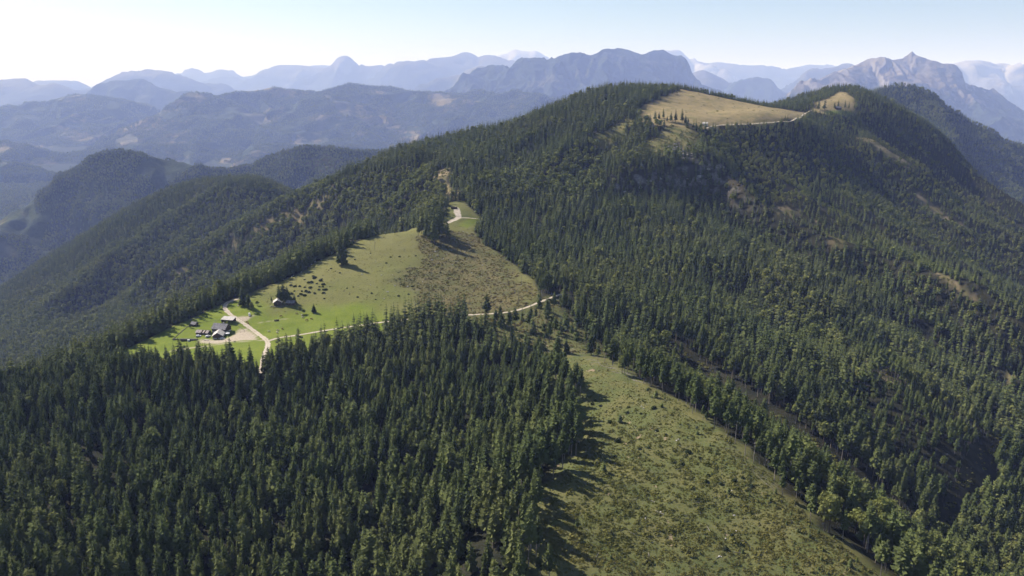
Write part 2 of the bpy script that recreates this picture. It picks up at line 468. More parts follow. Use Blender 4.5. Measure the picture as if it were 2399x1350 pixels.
m_scar = np.maximum(m_scar, area_mask([(2355,880),(2420,865),(2420,905),(2365,905)], 4, 6, 14, 18))
m_scar = np.maximum(m_scar, area_mask([(372,668),(400,655),(415,665),(385,675)], 4, 6, 14, 18))
m_scar = np.maximum(m_scar, area_mask([(690,438),(735,430),(760,440),(715,452),(690,448)], 6, 12, 18, 19))
m_scar = np.maximum(m_scar, strip_mask([(760,470),(650,520),(560,572),(470,615),(400,655)], 26, 8, 18, 20) * 0.58)
m_slide = area_mask([(1395,330),(1430,300),(1470,278),(1500,280),(1470,310),(1420,345),(1380,350)], 6, 14, 22, 21)
m_slide = np.maximum(m_slide, area_mask([(1500,352),(1530,320),(1575,296),(1610,302),(1640,318),(1625,345),(1580,350),(1540,365)], 6, 14, 22, 22))
# rock where the ground is steep near the step and in patches on the hill's flank
_gy, _gx = np.gradient(MZ, GY, GX); SLOPE = np.hypot(_gx, _gy)
m_rock = smooth(0.75, 1.15, SLOPE + fbm(MX / 18, MY / 18, 23, 3) * 0.35) * np.exp(-(CLIFF_D / 60) ** 2)
m_rock = m_rock * 0.7
m_rock = np.maximum(m_rock, area_mask([(1560,345),(1590,335),(1615,350),(1625,372),(1600,378),(1585,362)], 3, 12, 14, 24))
m_rock = np.maximum(m_rock, 0.9 * area_mask([(1230,340),(1330,300),(1400,290),(1380,320),(1300,350),(1240,372)], 6, 26, 18, 25) * smooth(0.05, 0.3, fbm(MX / 22, MY / 22, 26, 3)))
m_bare = area_mask([(1600,415),(1700,400),(1755,425),(1760,470),(1720,480),(1640,455)], 6, 16, 25, 27)
m_gap = strip_mask([(1560,800),(1620,852),(1700,905),(1850,1008),(2000,1118),(2130,1222)], 14, 2, 3, 28)
m_gap = np.maximum(m_gap, strip_mask([(2335,1030),(2280,1105),(2240,1175),(2205,1240)], 11, 2, 2, 29))
m_gap = np.maximum(m_gap, area_mask([(252,1118),(285,1110),(292,1135),(262,1142)], 2, 1, 9, 30))
m_gap = np.maximum(m_gap, area_mask([(1115,448),(1260,450),(1300,480),(1200,500),(1110,480)], 3, 8, 12, 31) * 0)
# thinned wood between the pasture track and the clearing
m_thin = area_mask([(1060,752),(1180,735),(1290,700),(1380,780),(1500,880),(1440,866),(1290,842),(1200,800)], 6, 10, 18, 32)
OPEN = np.maximum.reduce([m_pasture, m_clear, m_plateau, m_far, m_scar, m_slide, m_rock * 0.5, m_bare * 0.46, m_gap, m_dirt, m_saddle])

# the cleared ground is hummocky
MZ += fbm(MX / 11, MY / 11, 71, 3) * 1.3 * m_clear + fbm(MX / 38, MY / 38, 72, 2) * 2.2 * m_clear
# roads
ROADS = [
 ('gravel_road', 'pale gravel road climbing past the farm buildings over the pasture', [(612,876),(619,835),(627,803),(602,781),(575,761),(556,748),(537,735),(527,722),(531,711),(546,704),(566,698)], 4.6),
 ('gravel_road', 'gravel track from the road fork along the forest edge to the cut slope', [(626,800),(660,791),(720,782),(780,772),(840,763),(900,755),(980,746),(1060,739),(1120,738),(1180,733),(1230,722),(1265,708),(1292,697),(1320,688)], 3.4),
 ('gravel_road', 'pale gravel turning place on the wooded saddle', [(1038,527),(1058,518),(1074,511),(1071,498),(1069,488),(1062,484)], 9.0),
 ('gravel_road', 'narrow gravel spur leaving the turning place on the saddle', [(1074,511),(1100,511),(1128,515)], 4.0),
 ('gravel_road', 'pale gravel road skirting the foot of the dry plateau meadow', [(1652,303),(1668,296),(1690,293.5),(1730,291.5),(1780,289),(1830,285),(1862,279),(1880,271),(1892,264),(1900,258)], 3.6),
]
ROAD_LINES = []
for _, _, line, w in ROADS:
    c = catmull(lay(line)[:, :2], 2.5)
    ROAD_LINES.append(c)
    d, _t = seg_dist(c, MX, MY)
    OPEN = np.maximum(OPEN, smooth(w / 2 + 4.5, w / 2 + 2.0, d))
    # roads are cut level across the slope
    flat = ground(c[:, 0], c[:, 1])
    run = np.concatenate([[0], np.cumsum(np.linalg.norm(np.diff(c, axis=0), axis=1))])
    k = np.ones(9) / 9
    flat = np.convolve(np.pad(flat, 4, mode='edge'), k, mode='valid')
    near = d < w / 2 + 4
    MZ[near] = (MZ * (1 - smooth(w / 2 + 4, w / 2 + 0.5, d)) + np.interp(_t, run, flat) * smooth(w / 2 + 4, w / 2 + 0.5, d))[near]

def open_at(x, y): return bilerp(GX, GY, OPEN, x, y)

# ------------------------------------------------------------------ ground
def ground_material():
    n = NT('meadow_and_forest_floor', 1.0, 0.05)
    big, mid, fine = n.noise(0.012, detail=3), n.noise(0.07, detail=4), n.noise(0.55, detail=5, rough=0.7)
    tuft = n.noise(1.6, detail=3, rough=0.7)
    floor = n.mix(n.ramp(mid, 0.35, 0.65), (0.016, 0.018, 0.011), (0.029, 0.028, 0.016))
    green = n.mix(n.ramp(mid, 0.3, 0.7), (0.112, 0.148, 0.020), (0.148, 0.178, 0.028))
    green = n.mix(n.ramp(fine, 0.5, 0.75), green, (0.092, 0.124, 0.020))
    olive = n.mix(n.ramp(big, 0.35, 0.65), (0.120, 0.130, 0.038), (0.150, 0.145, 0.050))
    olive = n.mix(n.ramp(fine, 0.48, 0.72), olive, (0.085, 0.092, 0.030))
    tuss = n.mix(n.ramp(mid, 0.3, 0.7), (0.135, 0.115, 0.050), (0.085, 0.088, 0.034))
    tuss = n.mix(n.ramp(tuft, 0.52, 0.66), tuss, (0.045, 0.045, 0.020))
    tan = n.mix(n.ramp(mid, 0.35, 0.65), (0.205, 0.168, 0.080), (0.255, 0.200, 0.098))
    tan = n.mix(n.ramp(fine, 0.5, 0.75), tan, (0.16, 0.14, 0.06))
    tan = n.mix(n.math('MULTIPLY', n.ramp(n.noise(0.03, detail=6, rough=0.7), 0.52, 0.66), 0.8), tan, (0.145, 0.135, 0.055))
    clear = n.mix(n.ramp(mid, 0.32, 0.68), (0.086, 0.100, 0.034), (0.128, 0.122, 0.046))
    clear = n.mix(n.ramp(fine, 0.5, 0.7), clear, (0.056, 0.068, 0.025))
    clear = n.mix(n.ramp(n.noise(0.11, detail=5), 0.66, 0.72), clear, (0.24, 0.185, 0.12))
    rock = n.mix(n.ramp(mid, 0.45, 0.62), (0.05, 0.045, 0.03), n.mix(n.ramp(fine, 0.35, 0.65), (0.12, 0.115, 0.105), (0.30, 0.28, 0.25)))
    dirt = n.mix(n.ramp(fine, 0.3, 0.7), (0.30, 0.255, 0.185), (0.40, 0.345, 0.26))
    scar = n.mix(n.ramp(mid, 0.35, 0.6), (0.15, 0.135, 0.06), (0.24, 0.19, 0.11))
    c = floor
    for name, col in (('bare', (0.042, 0.036, 0.022)), ('scar', scar), ('slide', n.mix(n.ramp(mid, 0.4, 0.6), (0.17, 0.15, 0.06), (0.10, 0.105, 0.035))), ('olive', olive), ('clear', clear), ('tuss', tuss), ('tan', tan), ('green', green), ('rock', rock), ('dirt', dirt)):
        c = n.mix(n.attr(name), c, col)
    n.color(c)
    n.bump(n.math('ADD', fine, n.math('MULTIPLY', tuft, 0.5)), 0.7, 0.6)
    return n.m

_corner = (MX[:-1, :-1] > -9e9)
me, used = grid_mesh('mountain_ground', MX, MY, MZ)
for name, m in (('bare', m_bare), ('scar', m_scar), ('slide', m_slide), ('olive', np.maximum(m_pasture, m_saddle)), ('clear', np.maximum(m_clearc, m_thin * 0.9)), ('tuss', m_tuss * m_pasture), ('tan', np.maximum(m_plateau, m_far)),
                ('green', m_green), ('rock', m_rock), ('dirt', m_dirt)):
    attr(me, name, m)
me.materials.append(ground_material())
o = link(bpy.data.objects.new('mountain_ground', me)); tag(o, 'grassy and wooded mountain ridge with pasture and clearing', kind='structure')

def road_material():
    n = NT('gravel', 1.0, 0.1)
    f = n.noise(0.8, detail=5, rough=0.7); g = n.noise(0.12, detail=3)
    c = n.mix(n.ramp(f, 0.3, 0.7), (0.34, 0.29, 0.22), (0.48, 0.42, 0.33))
    c = n.mix(n.math('MULTIPLY', n.ramp(g, 0.45, 0.7), 0.5), c, (0.30, 0.25, 0.17))
    # grass in the middle strip and creeping in from the verges
    ac = n.attr('across'); h = n.noise(0.35, detail=4, rough=0.7)
    mid = n.math('MULTIPLY', n.math('SUBTRACT', 1.0, n.ramp(ac, 0.05, 0.32)), n.ramp(h, 0.42, 0.62))
    edge = n.ramp(n.math('ADD', ac, n.math('MULTIPLY', n.math('SUBTRACT', h, 0.5), 1.1)), 0.72, 1.0)
    c = n.mix(n.math('MULTIPLY', mid, 0.45), c, (0.15, 0.15, 0.06))
    n.color(n.mix(n.math('MULTIPLY', edge, 0.8), c, (0.13, 0.15, 0.045)))
    n.bump(f, 0.4, 0.1)
    return n.m
M_GRAVEL = road_material()
for k, ((name, label, _, w), c) in enumerate(zip(ROADS, ROAD_LINES)):
    tn = np.gradient(c, axis=0); tn /= np.linalg.norm(tn, axis=1)[:, None] + 1e-9
    nr = np.stack([-tn[:, 1], tn[:, 0]], 1); vs, fs = [], []
    offs = [-0.5, -0.25, 0, 0.25, 0.5]
    for i, p in enumerate(c):
        ww = w * (1 + 0.10 * math.sin(i * 0.7 + k) + 0.08 * math.sin(i * 1.9))
        for f in offs:
            q = p + nr[i] * f * ww
            vs.append((q[0], q[1], float(ground(q[0], q[1])) + 0.10 + 0.03 * k + (0.05 if abs(f) < 0.4 else 0)))
    for i in range(len(c) - 1):
        for j in range(4):
            a = i * 5 + j; fs.append((a, a + 1, a + 6, a + 5))
    me_ = mesh_from(name, vs, fs, (M_GRAVEL,), True); attr(me_, 'across', np.tile(np.abs(np.array(offs)) * 2, len(c)))
    o = link(bpy.data.objects.new(name, me_))
    tag(o, label, kind='structure')

# ------------------------------------------------------------------ the wider land and the mountains behind
VALLEY_Z = 100.0
def hill_material(name, wood, grass, rock, patch=0.5, rocky=0.0, scale=1.0, bump=0.0, tree_scale=0.05, pale=(0.20, 0.17, 0.115)):
    n = NT(name, 1.0, 0.05)
    geo = n.node('ShaderNodeNewGeometry')
    up = n.node('ShaderNodeSeparateXYZ', Vector=geo.outputs['Normal']).outputs['Z']
    z = n.node('ShaderNodeSeparateXYZ', Vector=geo.outputs['Position']).outputs['Z']
    a = n.noise(0.0016 / scale, detail=6, rough=0.6); b = n.noise(0.008 / scale, detail=5, rough=0.65); t = n.noise(tree_scale, detail=3, rough=0.7)
    dark = tuple(c * 0.55 for c in wood)
    c = n.mix(n.ramp(t, 0.35, 0.65), dark, wood)
    c = n.mix(n.math('MULTIPLY', n.ramp(b, 0.5, 0.7), 0.35), c, tuple(min(1, v * 1.6) for v in wood))
    c = n.mix(n.math('MULTIPLY', n.ramp(n.math('ADD', a, n.math('MULTIPLY', b, 0.35)), 0.62 + 0.25 * (1 - patch), 0.70 + 0.25 * (1 - patch)), 0.9), c, grass)
    if rocky > 0:
        hi = n.attr('height')
        r = n.math('ADD', n.math('ADD', hi, n.math('MULTIPLY', b, 0.9)), n.math('MULTIPLY', n.math('SUBTRACT', 0.8, up), 0.9))
        c = n.mix(n.ramp(n.math('ADD', hi, n.math('MULTIPLY', a, 0.7)), 1.10 - 0.5 * rocky, 1.3 - 0.5 * rocky), c, grass)
        c = n.mix(n.ramp(r, 1.45 - 0.6 * rocky, 1.65 - 0.6 * rocky), c, rock)
    c = n.mix(n.attr('field'), c, n.mix(n.ramp(b, 0.35, 0.65), (0.13, 0.17, 0.035), (0.17, 0.19, 0.05)))
    c = n.mix(n.math('MULTIPLY', n.attr('scree'), 0.32), c, n.mix(n.ramp(t, 0.35, 0.65), tuple(v * 0.8 for v in pale), pale))
    n.color(c)
    if bump: n.bump(t, 0.9, bump)
    return n.m

WOOD = (0.030, 0.046, 0.022); GRASS = (0.15, 0.125, 0.055); ROCK = (0.33, 0.30, 0.26)
HILLS = {}; HILL_BARE = {}; HIGHEST = 1000.0

def mountain(label, sil, cell, slope, gully, spur_n, mat, seed, wood=False, base=VALLEY_Z, width=None, patches=(), wob=0.06, spur_len=0.75, rough=1.3, fine=0.8):
    """a mountain mass: a crest line surveyed in the photograph, spurs that fall from it on both sides, gullies between them"""
    s = np.array(sil, float)
    # the outlying ranges stand farther off the longer their first estimate
    k = np.interp(s[:, 2].mean(), [2400, 3400, 4300, 5000, 14000, 31000], [1.0, 1.55, 1.75, 2.2, 1.65, 1.25]); s[:, 2] *= k; cell *= float(k)
    if wood: s[:, 1] += 17 * F_PX / s[:, 2]      # the trees on the crest make the skyline
    d = s[:, 2] * (1 + wob * fbm(s[:, 0] / 160 + seed, s[:, 0] * 0 + seed * 3.1, seed, 3))
    P = at(s[:, 0], s[:, 1], d)
    # finer crest with small irregularities
    run = np.concatenate([[0], np.cumsum(np.linalg.norm(np.diff(P[:, :2], axis=0), axis=1))])
    res = cell * fine
    t = np.arange(0, run[-1], res * 1.5)
    C = np.stack([np.interp(t, run, P[:, k]) for k in range(3)], 1)
    C[:, :2] += np.stack([fbm(t / (cell * 30), t * 0 + 1.7, seed + 5, 3), fbm(t / (cell * 30), t * 0 + 9.7, seed + 6, 3)], 1) * cell * 4
    C[:, 2] += fbm(t / (cell * 7), t * 0 + 3.3, seed + 7, 3) * cell * 0.16 * rough + (ridged(t / (cell * 4), t * 0 + 5.3, seed + 8, 4, 0.65) - 0.6) * cell * 0.55 * rough * (0 if wood else 1)
    R0 = (C[:, 2].max() - base) / slope * 1.15 if width is None else width
    x0, x1 = C[:, 0].min() - R0 * 0.9, C[:, 0].max() + R0 * 0.9; y0, y1 = C[:, 1].min() - R0, C[:, 1].max() + R0 * 0.8
    X, Y = np.meshgrid(np.arange(x0, x1, res), np.arange(y0, y1, res))
    warpx = fbm(X / (cell * 14), Y / (cell * 14), seed + 1, 3) * cell * 5; warpy = fbm(X / (cell * 14), Y / (cell * 14), seed + 2, 3) * cell * 5
    # nearest crest point
    def profile(line, sl, gl):
        D = np.full(X.shape, 1e18); T = np.zeros(X.shape); Zc = np.zeros(X.shape); acc = 0.0
        stepn = max(1, len(line) // 70)
        L = line[::stepn] if stepn > 1 else line
        if not np.allclose(L[-1], line[-1]): L = np.vstack([L, line[-1:]])
        Xa, Ya = X + warpx * 0.5, Y + warpy * 0.5
        for a, b in zip(L[:-1], L[1:]):
            dx, dy = b[0] - a[0], b[1] - a[1]; l2 = dx * dx + dy * dy + 1e-6
            u = np.clip(((Xa - a[0]) * dx + (Ya - a[1]) * dy) / l2, 0, 1)
            dd = (Xa - a[0] - u * dx) ** 2 + (Ya - a[1] - u * dy) ** 2
            m = dd < D
            D = np.where(m, dd, D); T = np.where(m, acc + u * math.sqrt(l2), T); Zc = np.where(m, a[2] + u * (b[2] - a[2]), Zc)
            acc += math.sqrt(l2)
        D = np.sqrt(D)
        g = ridged((T + warpx) / gl, D / (gl * 3.5), seed + 3, 3) - 0.55
        fall = sl * D * (1.0 - gully * g * smooth(0, gl * 1.2, D))
        # rounded crest, then steady slope
        return Zc - np.maximum(0, fall - sl * res * 0.4)
    Z = profile(C, slope, cell * 12)
    # spurs
    rs = np.random.default_rng(seed)
    for k in range(spur_n):
        i = int((k + 0.5 + rs.uniform(-0.3, 0.3)) / spur_n * (len(C) - 1)); i = min(max(i, 1), len(C) - 2)
        tang = C[i + 1, :2] - C[i - 1, :2]; tang /= np.linalg.norm(tang) + 1e-9
        nrm = np.array([-tang[1], tang[0]])
        if nrm[1] > 0: nrm = -nrm
        if k % 4 == 3: nrm = -nrm
        di = nrm + tang * rs.uniform(-0.6, 0.6); di /= np.linalg.norm(di)
        Hh = C[i, 2] - base; ln = Hh / slope * spur_len * rs.uniform(0.8, 1.2)
        u = np.linspace(0, 1, 12)
        bend = np.cumsum(rs.uniform(-0.1, 0.1, 12)) * ln * 0.25
        S = np.stack([C[i, 0] + di[0] * ln * u + tang[0] * bend, C[i, 1] + di[1] * ln * u + tang[1] * bend, C[i, 2] - Hh * (0.03 + 0.62 * u ** 0.9) - cell], 1)
        Z = np.maximum(Z, profile(S, slope * 1.15, cell * 9))
    Z += fbm(X / (cell * 5), Y / (cell * 5), seed + 9, 4) * cell * 0.25 * rough + (ridged((X + warpx * 2) / (cell * 16), (Y + warpy * 2) / (cell * 16), seed + 10, 5, 0.6) - 0.6) * cell * 3.4 * rough * np.clip((C[:, 2].max() - Z) / (0.25 * (C[:, 2].max() - base)), 0, 1)
    Z = np.maximum(Z, base - 38)
    keep = np.maximum.reduce([Z[:-1, :-1], Z[1:, :-1], Z[:-1, 1:], Z[1:, 1:]]) > base - 25
    me, used = grid_mesh('mountain', X, Y, Z, keep)
    top = C[:, 2].max()
    attr(me, 'height', np.clip((Z - base) / (top - base), 0, 1), used)
    bare = np.zeros(X.shape)
    for what in ('field', 'scree'):
        mk = np.zeros(X.shape)
        for w_, outline in patches:
            if w_ != what: continue
            q = np.array(outline, float); rr = ray(q[:, 0], q[:, 1]); ds = np.arange(s[:, 2].min() * 0.55, s[:, 2].max() * 1.1, res * 0.5)
            PP = CAM + rr[:, None, :] * ds[None, :, None]
            under = PP[..., 2] < bilerp(X[0], Y[:, 0], Z, PP[..., 0], PP[..., 1])
            ok_ = under.any(1); k_ = np.argmax(under, 1)
            if ok_.sum() < 3: continue
            poly = PP[np.arange(len(q)), k_][ok_][:, :2]
            dd, _t = seg_dist(poly, X, Y, closed=True)
            dd = np.where(inside(poly, X, Y), dd, -dd) + fbm(X / (res * 5), Y / (res * 5), seed + 12, 3) * res * 2.2
            mk = np.maximum(mk, smooth(-res, res, dd))
        attr(me, what, mk, used); bare = np.maximum(bare, mk)
    HILL_BARE[Z.shape] = bare
    global HIGHEST
    HIGHEST = max(HIGHEST, float(Z.max()))
    me.materials.append(mat)
    o = link(bpy.data.objects.new('mountain', me)); tag(o, label, kind='structure')
    if wood: HILLS[label] = (X[0], Y[:, 0], Z)
    return o

def sil(pts, d): return [(p[0], p[1], p[2] if len(p) > 2 else d) for p in pts]

M_NEARHILL = hill_material('wooded_hill', (0.034, 0.048, 0.022), (0.14, 0.12, 0.05), ROCK, 0.5, 0, 1.0, 3.0, 0.06)
M_MIDHILL = hill_material('distant_wooded_hill', (0.034, 0.048, 0.022), (0.19, 0.15, 0.07), ROCK, 0.62, 0, 1.2, 5.0, 0.045)
M_CRAG = hill_material('craggy_mountain', (0.026, 0.037, 0.022), (0.085, 0.078, 0.05), (0.13, 0.12, 0.105), 0.50, 0.0, 1.6, 14.0, 0.02)
M_PEAK = hill_material('grassy_rocky_peak', (0.028, 0.038, 0.022), (0.105, 0.085, 0.058), (0.18, 0.16, 0.135), 0.45, 0.62, 1.3, 14.0, 0.02)
M_FAR = hill_material('far_mountain', (0.026, 0.034, 0.026), (0.07, 0.065, 0.045), (0.13, 0.125, 0.115), 0.5, 0.35, 4.0, 20.0, 0.008)
M_ALP = hill_material('bare_high_alps', (0.05, 0.055, 0.045), (0.14, 0.125, 0.105), (0.32, 0.30, 0.28), 0.6, 0.95, 4.0, 25.0, 0.006)

mountain('wooded hill crest closing the valley behind the pasture ridge', sil([(-140,640,2500),(0,536,2700),(40,506,2800),(73,478),(124,440),(142,424),(173,405),(193,390),(233,362),(262,352),(290,349),(340,359),(380,373),(430,386),(480,391),(560,386),(620,371),(680,351),(735,336),(790,341),(850,346),(950,352),(1080,372)], 3150), 16, 0.62, 0.55, 8, M_NEARHILL, 21, wood=True, patches=[('scree', [(-30,560),(12,562),(45,600),(15,612),(-30,610)]), ('scree', [(222,432),(240,422),(238,434),(220,442)])])
mountain('low wooded spur at the left edge across the valley', sil([(-220,350),(-100,360),(0,374),(60,392),(130,417),(200,441),(260,470)], 4300), 20, 0.30, 0.5, 5, M_NEARHILL, 22, wood=True, patches=[('field', [(-40,478),(10,480),(28,490),(30,502),(5,518),(-40,525)])])
mountain('wooded hill descending to the right behind the far ridge', sil([(1940,262),(1990,235),(2040,214),(2060,204),(2080,197),(2110,194),(2135,197),(2160,211),(2185,229),(2205,246),(2245,271),(2290,291),(2320,304),(2399,331),(2500,372),(2620,420)], 2850), 14, 0.60, 0.5, 8, M_NEARHILL, 23, wood=True)
mountain('broad wooded mountain with tan clearings in the middle distance', sil([(215,365),(255,340),(300,315),(340,286),(375,263),(400,246),(420,226),(440,217),(470,223),(490,230),(530,233),(550,221),(580,213),(620,211),(645,204),(680,212),(720,214),(750,206),(790,199),(820,194),(860,199),(920,204),(1000,213),(1060,216),(1150,212),(1250,220),(1350,240)], 5300), 24, 0.34, 0.6, 12, M_MIDHILL, 24, wood=True, patches=[('scree', [(732,330),(742,305),(748,285),(758,272),(766,285),(760,305),(745,330)]), ('scree', [(442,219),(470,225),(492,231),(470,233),(445,229)]), ('scree', [(260,335),(300,315),(330,335),(340,350),(280,352)]), ('scree', [(755,222),(790,238),(845,268),(830,275),(790,262),(780,250)]), ('scree', [(560,262),(610,268),(640,290),(600,295)]), ('scree', [(980,212),(1030,225),(1060,240),(1010,240)])])
mountain('low hazy foothills between the valley and the broad mountain', sil([(-320,344),(-150,334),(0,340),(90,352),(160,364),(240,352),(320,341),(420,346),(520,353),(620,346),(720,336),(850,341),(1000,352),(1150,362)], 4600), 24, 0.30, 0.55, 9, M_MIDHILL, 44, wood=True)
mountain('round wooded mountain at the left edge', sil([(-260,262),(-120,250),(0,248),(60,246),(75,238),(110,237),(150,229),(180,221),(215,219),(245,226),(275,246),(300,263),(330,279),(370,300),(420,330)], 5900), 26, 0.28, 0.55, 10, M_MIDHILL, 25, wood=True)
mountain('blue domed mountain behind the left-hand hills', sil([(60,285),(130,262),(180,245),(215,223),(240,209),(265,191),(300,188),(325,184),(345,186),(370,195),(400,205),(430,213),(480,228),(560,240)], 8600), 40, 0.55, 0.5, 8, M_CRAG, 26)
mountain('long craggy mountain with a steep right end', sil([(960,238),(1035,206),(1060,196),(1090,179),(1120,162),(1150,161),(1190,159),(1215,149),(1240,136),(1270,139),(1290,141),(1315,129),(1350,126),(1365,123),(1400,126),(1430,116),(1455,116),(1475,113),(1495,116),(1510,126),(1525,119),(1545,117),(1570,129),(1595,146),(1610,161),(1620,178),(1650,194),(1700,217),(1760,237),(1820,255)], 7600), 36, 0.62, 0.62, 12, M_CRAG, 27, rough=1.8, fine=0.3, patches=[('scree', [(1235,205),(1278,165),(1300,180),(1320,198)]), ('scree', [(1350,160),(1375,172),(1370,185),(1350,178)])])
mountain('brown rocky peak with a sharp horn on the right', sil([(1740,262),(1800,241),(1850,216),(1900,196),(1935,184),(1965,166),(2000,149),(2020,141),(2040,134),(2068,131),(2085,139),(2100,135),(2112,142),(2125,135),(2133,131),(2138,122),(2144,121),(2155,128),(2175,136),(2190,141),(2210,139),(2225,149),(2245,159),(2270,176),(2300,196),(2340,221),(2399,257),(2480,305),(2600,360)], 6600), 30, 0.66, 0.62, 14, M_PEAK, 28, wob=0.03, rough=1.7, fine=0.26, patches=[('scree', [(2136,135),(2105,155),(2110,158),(2140,148)]), ('scree', [(2155,140),(2178,150),(2182,168),(2170,188),(2158,170)]), ('scree', [(2120,165),(2140,160),(2125,180),(2108,183)]), ('scree', [(2222,158),(2205,178),(2180,205),(2175,215),(2195,205),(2220,175)]), ('scree', [(2030,160),(2060,155),(2058,162),(2035,163)]), ('scree', [(2080,165),(2086,162),(2082,190),(2078,188)])])
mountain('hazy hills on the left skyline', sil([(-260,190),(-100,186),(0,189),(30,189),(50,185),(68,184),(85,196),(110,201),(150,200),(180,204),(230,206),(290,215)], 13500), 70, 0.5, 0.5, 7, M_FAR, 29)
mountain('pale far hills at the left skyline gap', sil([(40,205),(80,198),(92,196),(98,189),(120,190),(155,187),(175,196),(205,201),(240,206)], 19000), 90, 0.5, 0.5, 5, M_FAR, 30)
mountain('hazy serrated ridge on the left skyline', sil([(200,212),(230,203),(250,186),(268,169),(290,171),(305,169),(325,171),(338,162),(362,167),(380,172),(405,171),(430,181),(470,187),(500,196),(560,216),(640,235)], 15500), 75, 0.55, 0.5, 8, M_FAR, 31, rough=1.6)
mountain('faint far ridge left of the rock tower', sil([(380,180),(410,173),(425,168),(450,169),(475,174),(500,164),(520,167),(545,166),(570,173),(600,164),(612,157),(640,159),(662,154),(700,161),(730,153),(760,149),(790,156),(880,157)], 27000), 130, 0.5, 0.5, 8, M_FAR, 32)
mountain('hazy ridge below the rock tower', sil([(440,205),(480,191),(520,177),(580,174),(640,154),(690,154),(720,159),(770,162),(810,170)], 22500), 110, 0.5, 0.5, 7, M_FAR, 33)
mountain('hazy rock tower rising from the skyline', sil([(700,190),(740,181),(775,167),(795,159),(800,150),(808,136),(815,131),(821,130),(830,134),(840,146),(848,158),(870,161),(900,157),(940,156)], 20000), 80, 0.75, 0.5, 6, M_FAR, 34, wob=0.0)
mountain('blue layered ridge right of the rock tower', sil([(860,185),(900,160),(960,151),(1000,141),(1030,136),(1075,134),(1090,128),(1103,125),(1120,133),(1130,141),(1145,131),(1160,126),(1180,131),(1215,142),(1260,160)], 18000), 85, 0.55, 0.5, 8, M_FAR, 35)
mountain('near hazy ridge before the layered ridge', sil([(980,200),(1020,186),(1060,172),(1090,160),(1110,155),(1150,160),(1200,175),(1260,190)], 12500), 70, 0.5, 0.5, 6, M_FAR, 36)
mountain('pale bare alps on the centre skyline', sil([(1140,142),(1175,128),(1195,119),(1215,115),(1225,121),(1245,125),(1262,118),(1275,127),(1285,139),(1310,150)], 31000), 120, 0.7, 0.5, 6, M_ALP, 37, rough=1.8)
mountain('pale rock dome behind the craggy mountain', sil([(1530,122),(1555,118),(1570,117),(1590,120),(1605,130),(1615,143),(1640,152),(1700,165)], 24000), 100, 0.8, 0.5, 5, M_ALP, 38)
mountain('faint far ridges on the right skyline', sil([(1560,150),(1620,144),(1660,150),(1700,147),(1730,150),(1790,151),(1850,156),(1900,151),(1930,158),(1965,152),(2020,158)], 27000), 130, 0.5, 0.5, 9, M_FAR, 39)
mountain('blue ridge between the craggy mountain and the horned peak', sil([(1580,178),(1620,168),(1650,165),(1690,180),(1720,195),(1760,205)], 13500), 70, 0.55, 0.5, 5, M_FAR, 40)
mountain('hazy ridge left of the horned peak', sil([(1800,205),(1860,187),(1900,172),(1940,158),(1966,148),(1990,155),(2030,160),(2080,175)], 14500), 75, 0.5, 0.5, 6, M_FAR, 41)
mountain('blue rounded hill in the gap beyond the plateau', sil([(1660,235),(1690,216),(1715,196),(1740,183),(1775,179),(1810,186),(1835,206),(1870,225)], 11000), 55, 0.55, 0.5, 5, M_CRAG, 42)
mountain('pale alps behind the horned peak', sil([(2140,165),(2200,158),(2225,151),(2245,144),(2260,143),(2280,151),(2293,151),(2305,143),(2320,151),(2345,158),(2380,164),(2440,166),(2560,175)], 16500), 80, 0.6, 0.5, 8, M_ALP, 43, rough=1.8)

# valley floor out to the horizon
vx = np.concatenate([-np.geomspace(90000, 300, 36), np.linspace(-250, 250, 5), np.geomspace(300, 90000, 36)])
vy = np.concatenate([[-4000, -1000], np.linspace(0, 6000, 40), np.geomspace(6300, 100000, 40)])
VX, VY = np.meshgrid(vx, vy)
VZ = VALLEY_Z + fbm(VX / 900, VY / 900, 50, 3) * 25
me, _ = grid_mesh('valley_floor', VX, VY, VZ)
def valley_material():
    n = NT('valley_fields_and_woods', 1.0, 0.05)
    a = n.noise(0.0022, detail=4); t = n.noise(0.05, detail=3)
    c = n.mix(n.ramp(t, 0.35, 0.65), (0.010, 0.015, 0.009), (0.020, 0.028, 0.014))
    n.color(n.mix(n.ramp(a, 0.70, 0.73), c, (0.10, 0.13, 0.035))); return n.m
me.materials.append(valley_material())
tag(link(bpy.data.objects.new('valley_floor', me)), 'wooded valley floor with scattered fields', kind='structure')

# ------------------------------------------------------------------ trees: shapes
def needle_material(name, dark, light, lit=0.3):
    n = NT(name, 1.0, 0.05)
    loc = n.node('ShaderNodeObjectInfo')
    patch = n.ramp(n.noise(0.012, vec=loc.outputs['Location'], detail=3), 0.35, 0.65)
    f = n.math('ADD', n.math('MULTIPLY', loc.outputs['Random'], 0.75), n.math('MULTIPLY', patch, 0.25))
    c = n.mix(f, dark, light)
    olive = n.ramp(n.noise(0.006, vec=loc.outputs['Location'], detail=4, rough=0.6), 0.42, 0.62)
    c = n.mix(n.math('MULTIPLY', olive, 0.3), c, (light[0] * 1.05, light[1] * 0.86, light[2]))
    c = n.mix(n.math('MULTIPLY', n.ramp(n.noise(0.9, detail=2), 0.4, 0.7), 0.35), c, tuple(v * 1.5 for v in light))
    n.color(c)
    # thin foliage lets some light through
    tr = n.node('ShaderNodeBsdfTranslucent', Color=c); mx = n.node('ShaderNodeMixShader', Fac=lit)
    out = n.t.nodes['Material Output']
    n.t.links.new(n.b.outputs[0], mx.inputs[1]); n.t.links.new(tr.outputs[0], mx.inputs[2]); n.t.links.new(mx.outputs[0], out.inputs['Surface'])
    return n.m

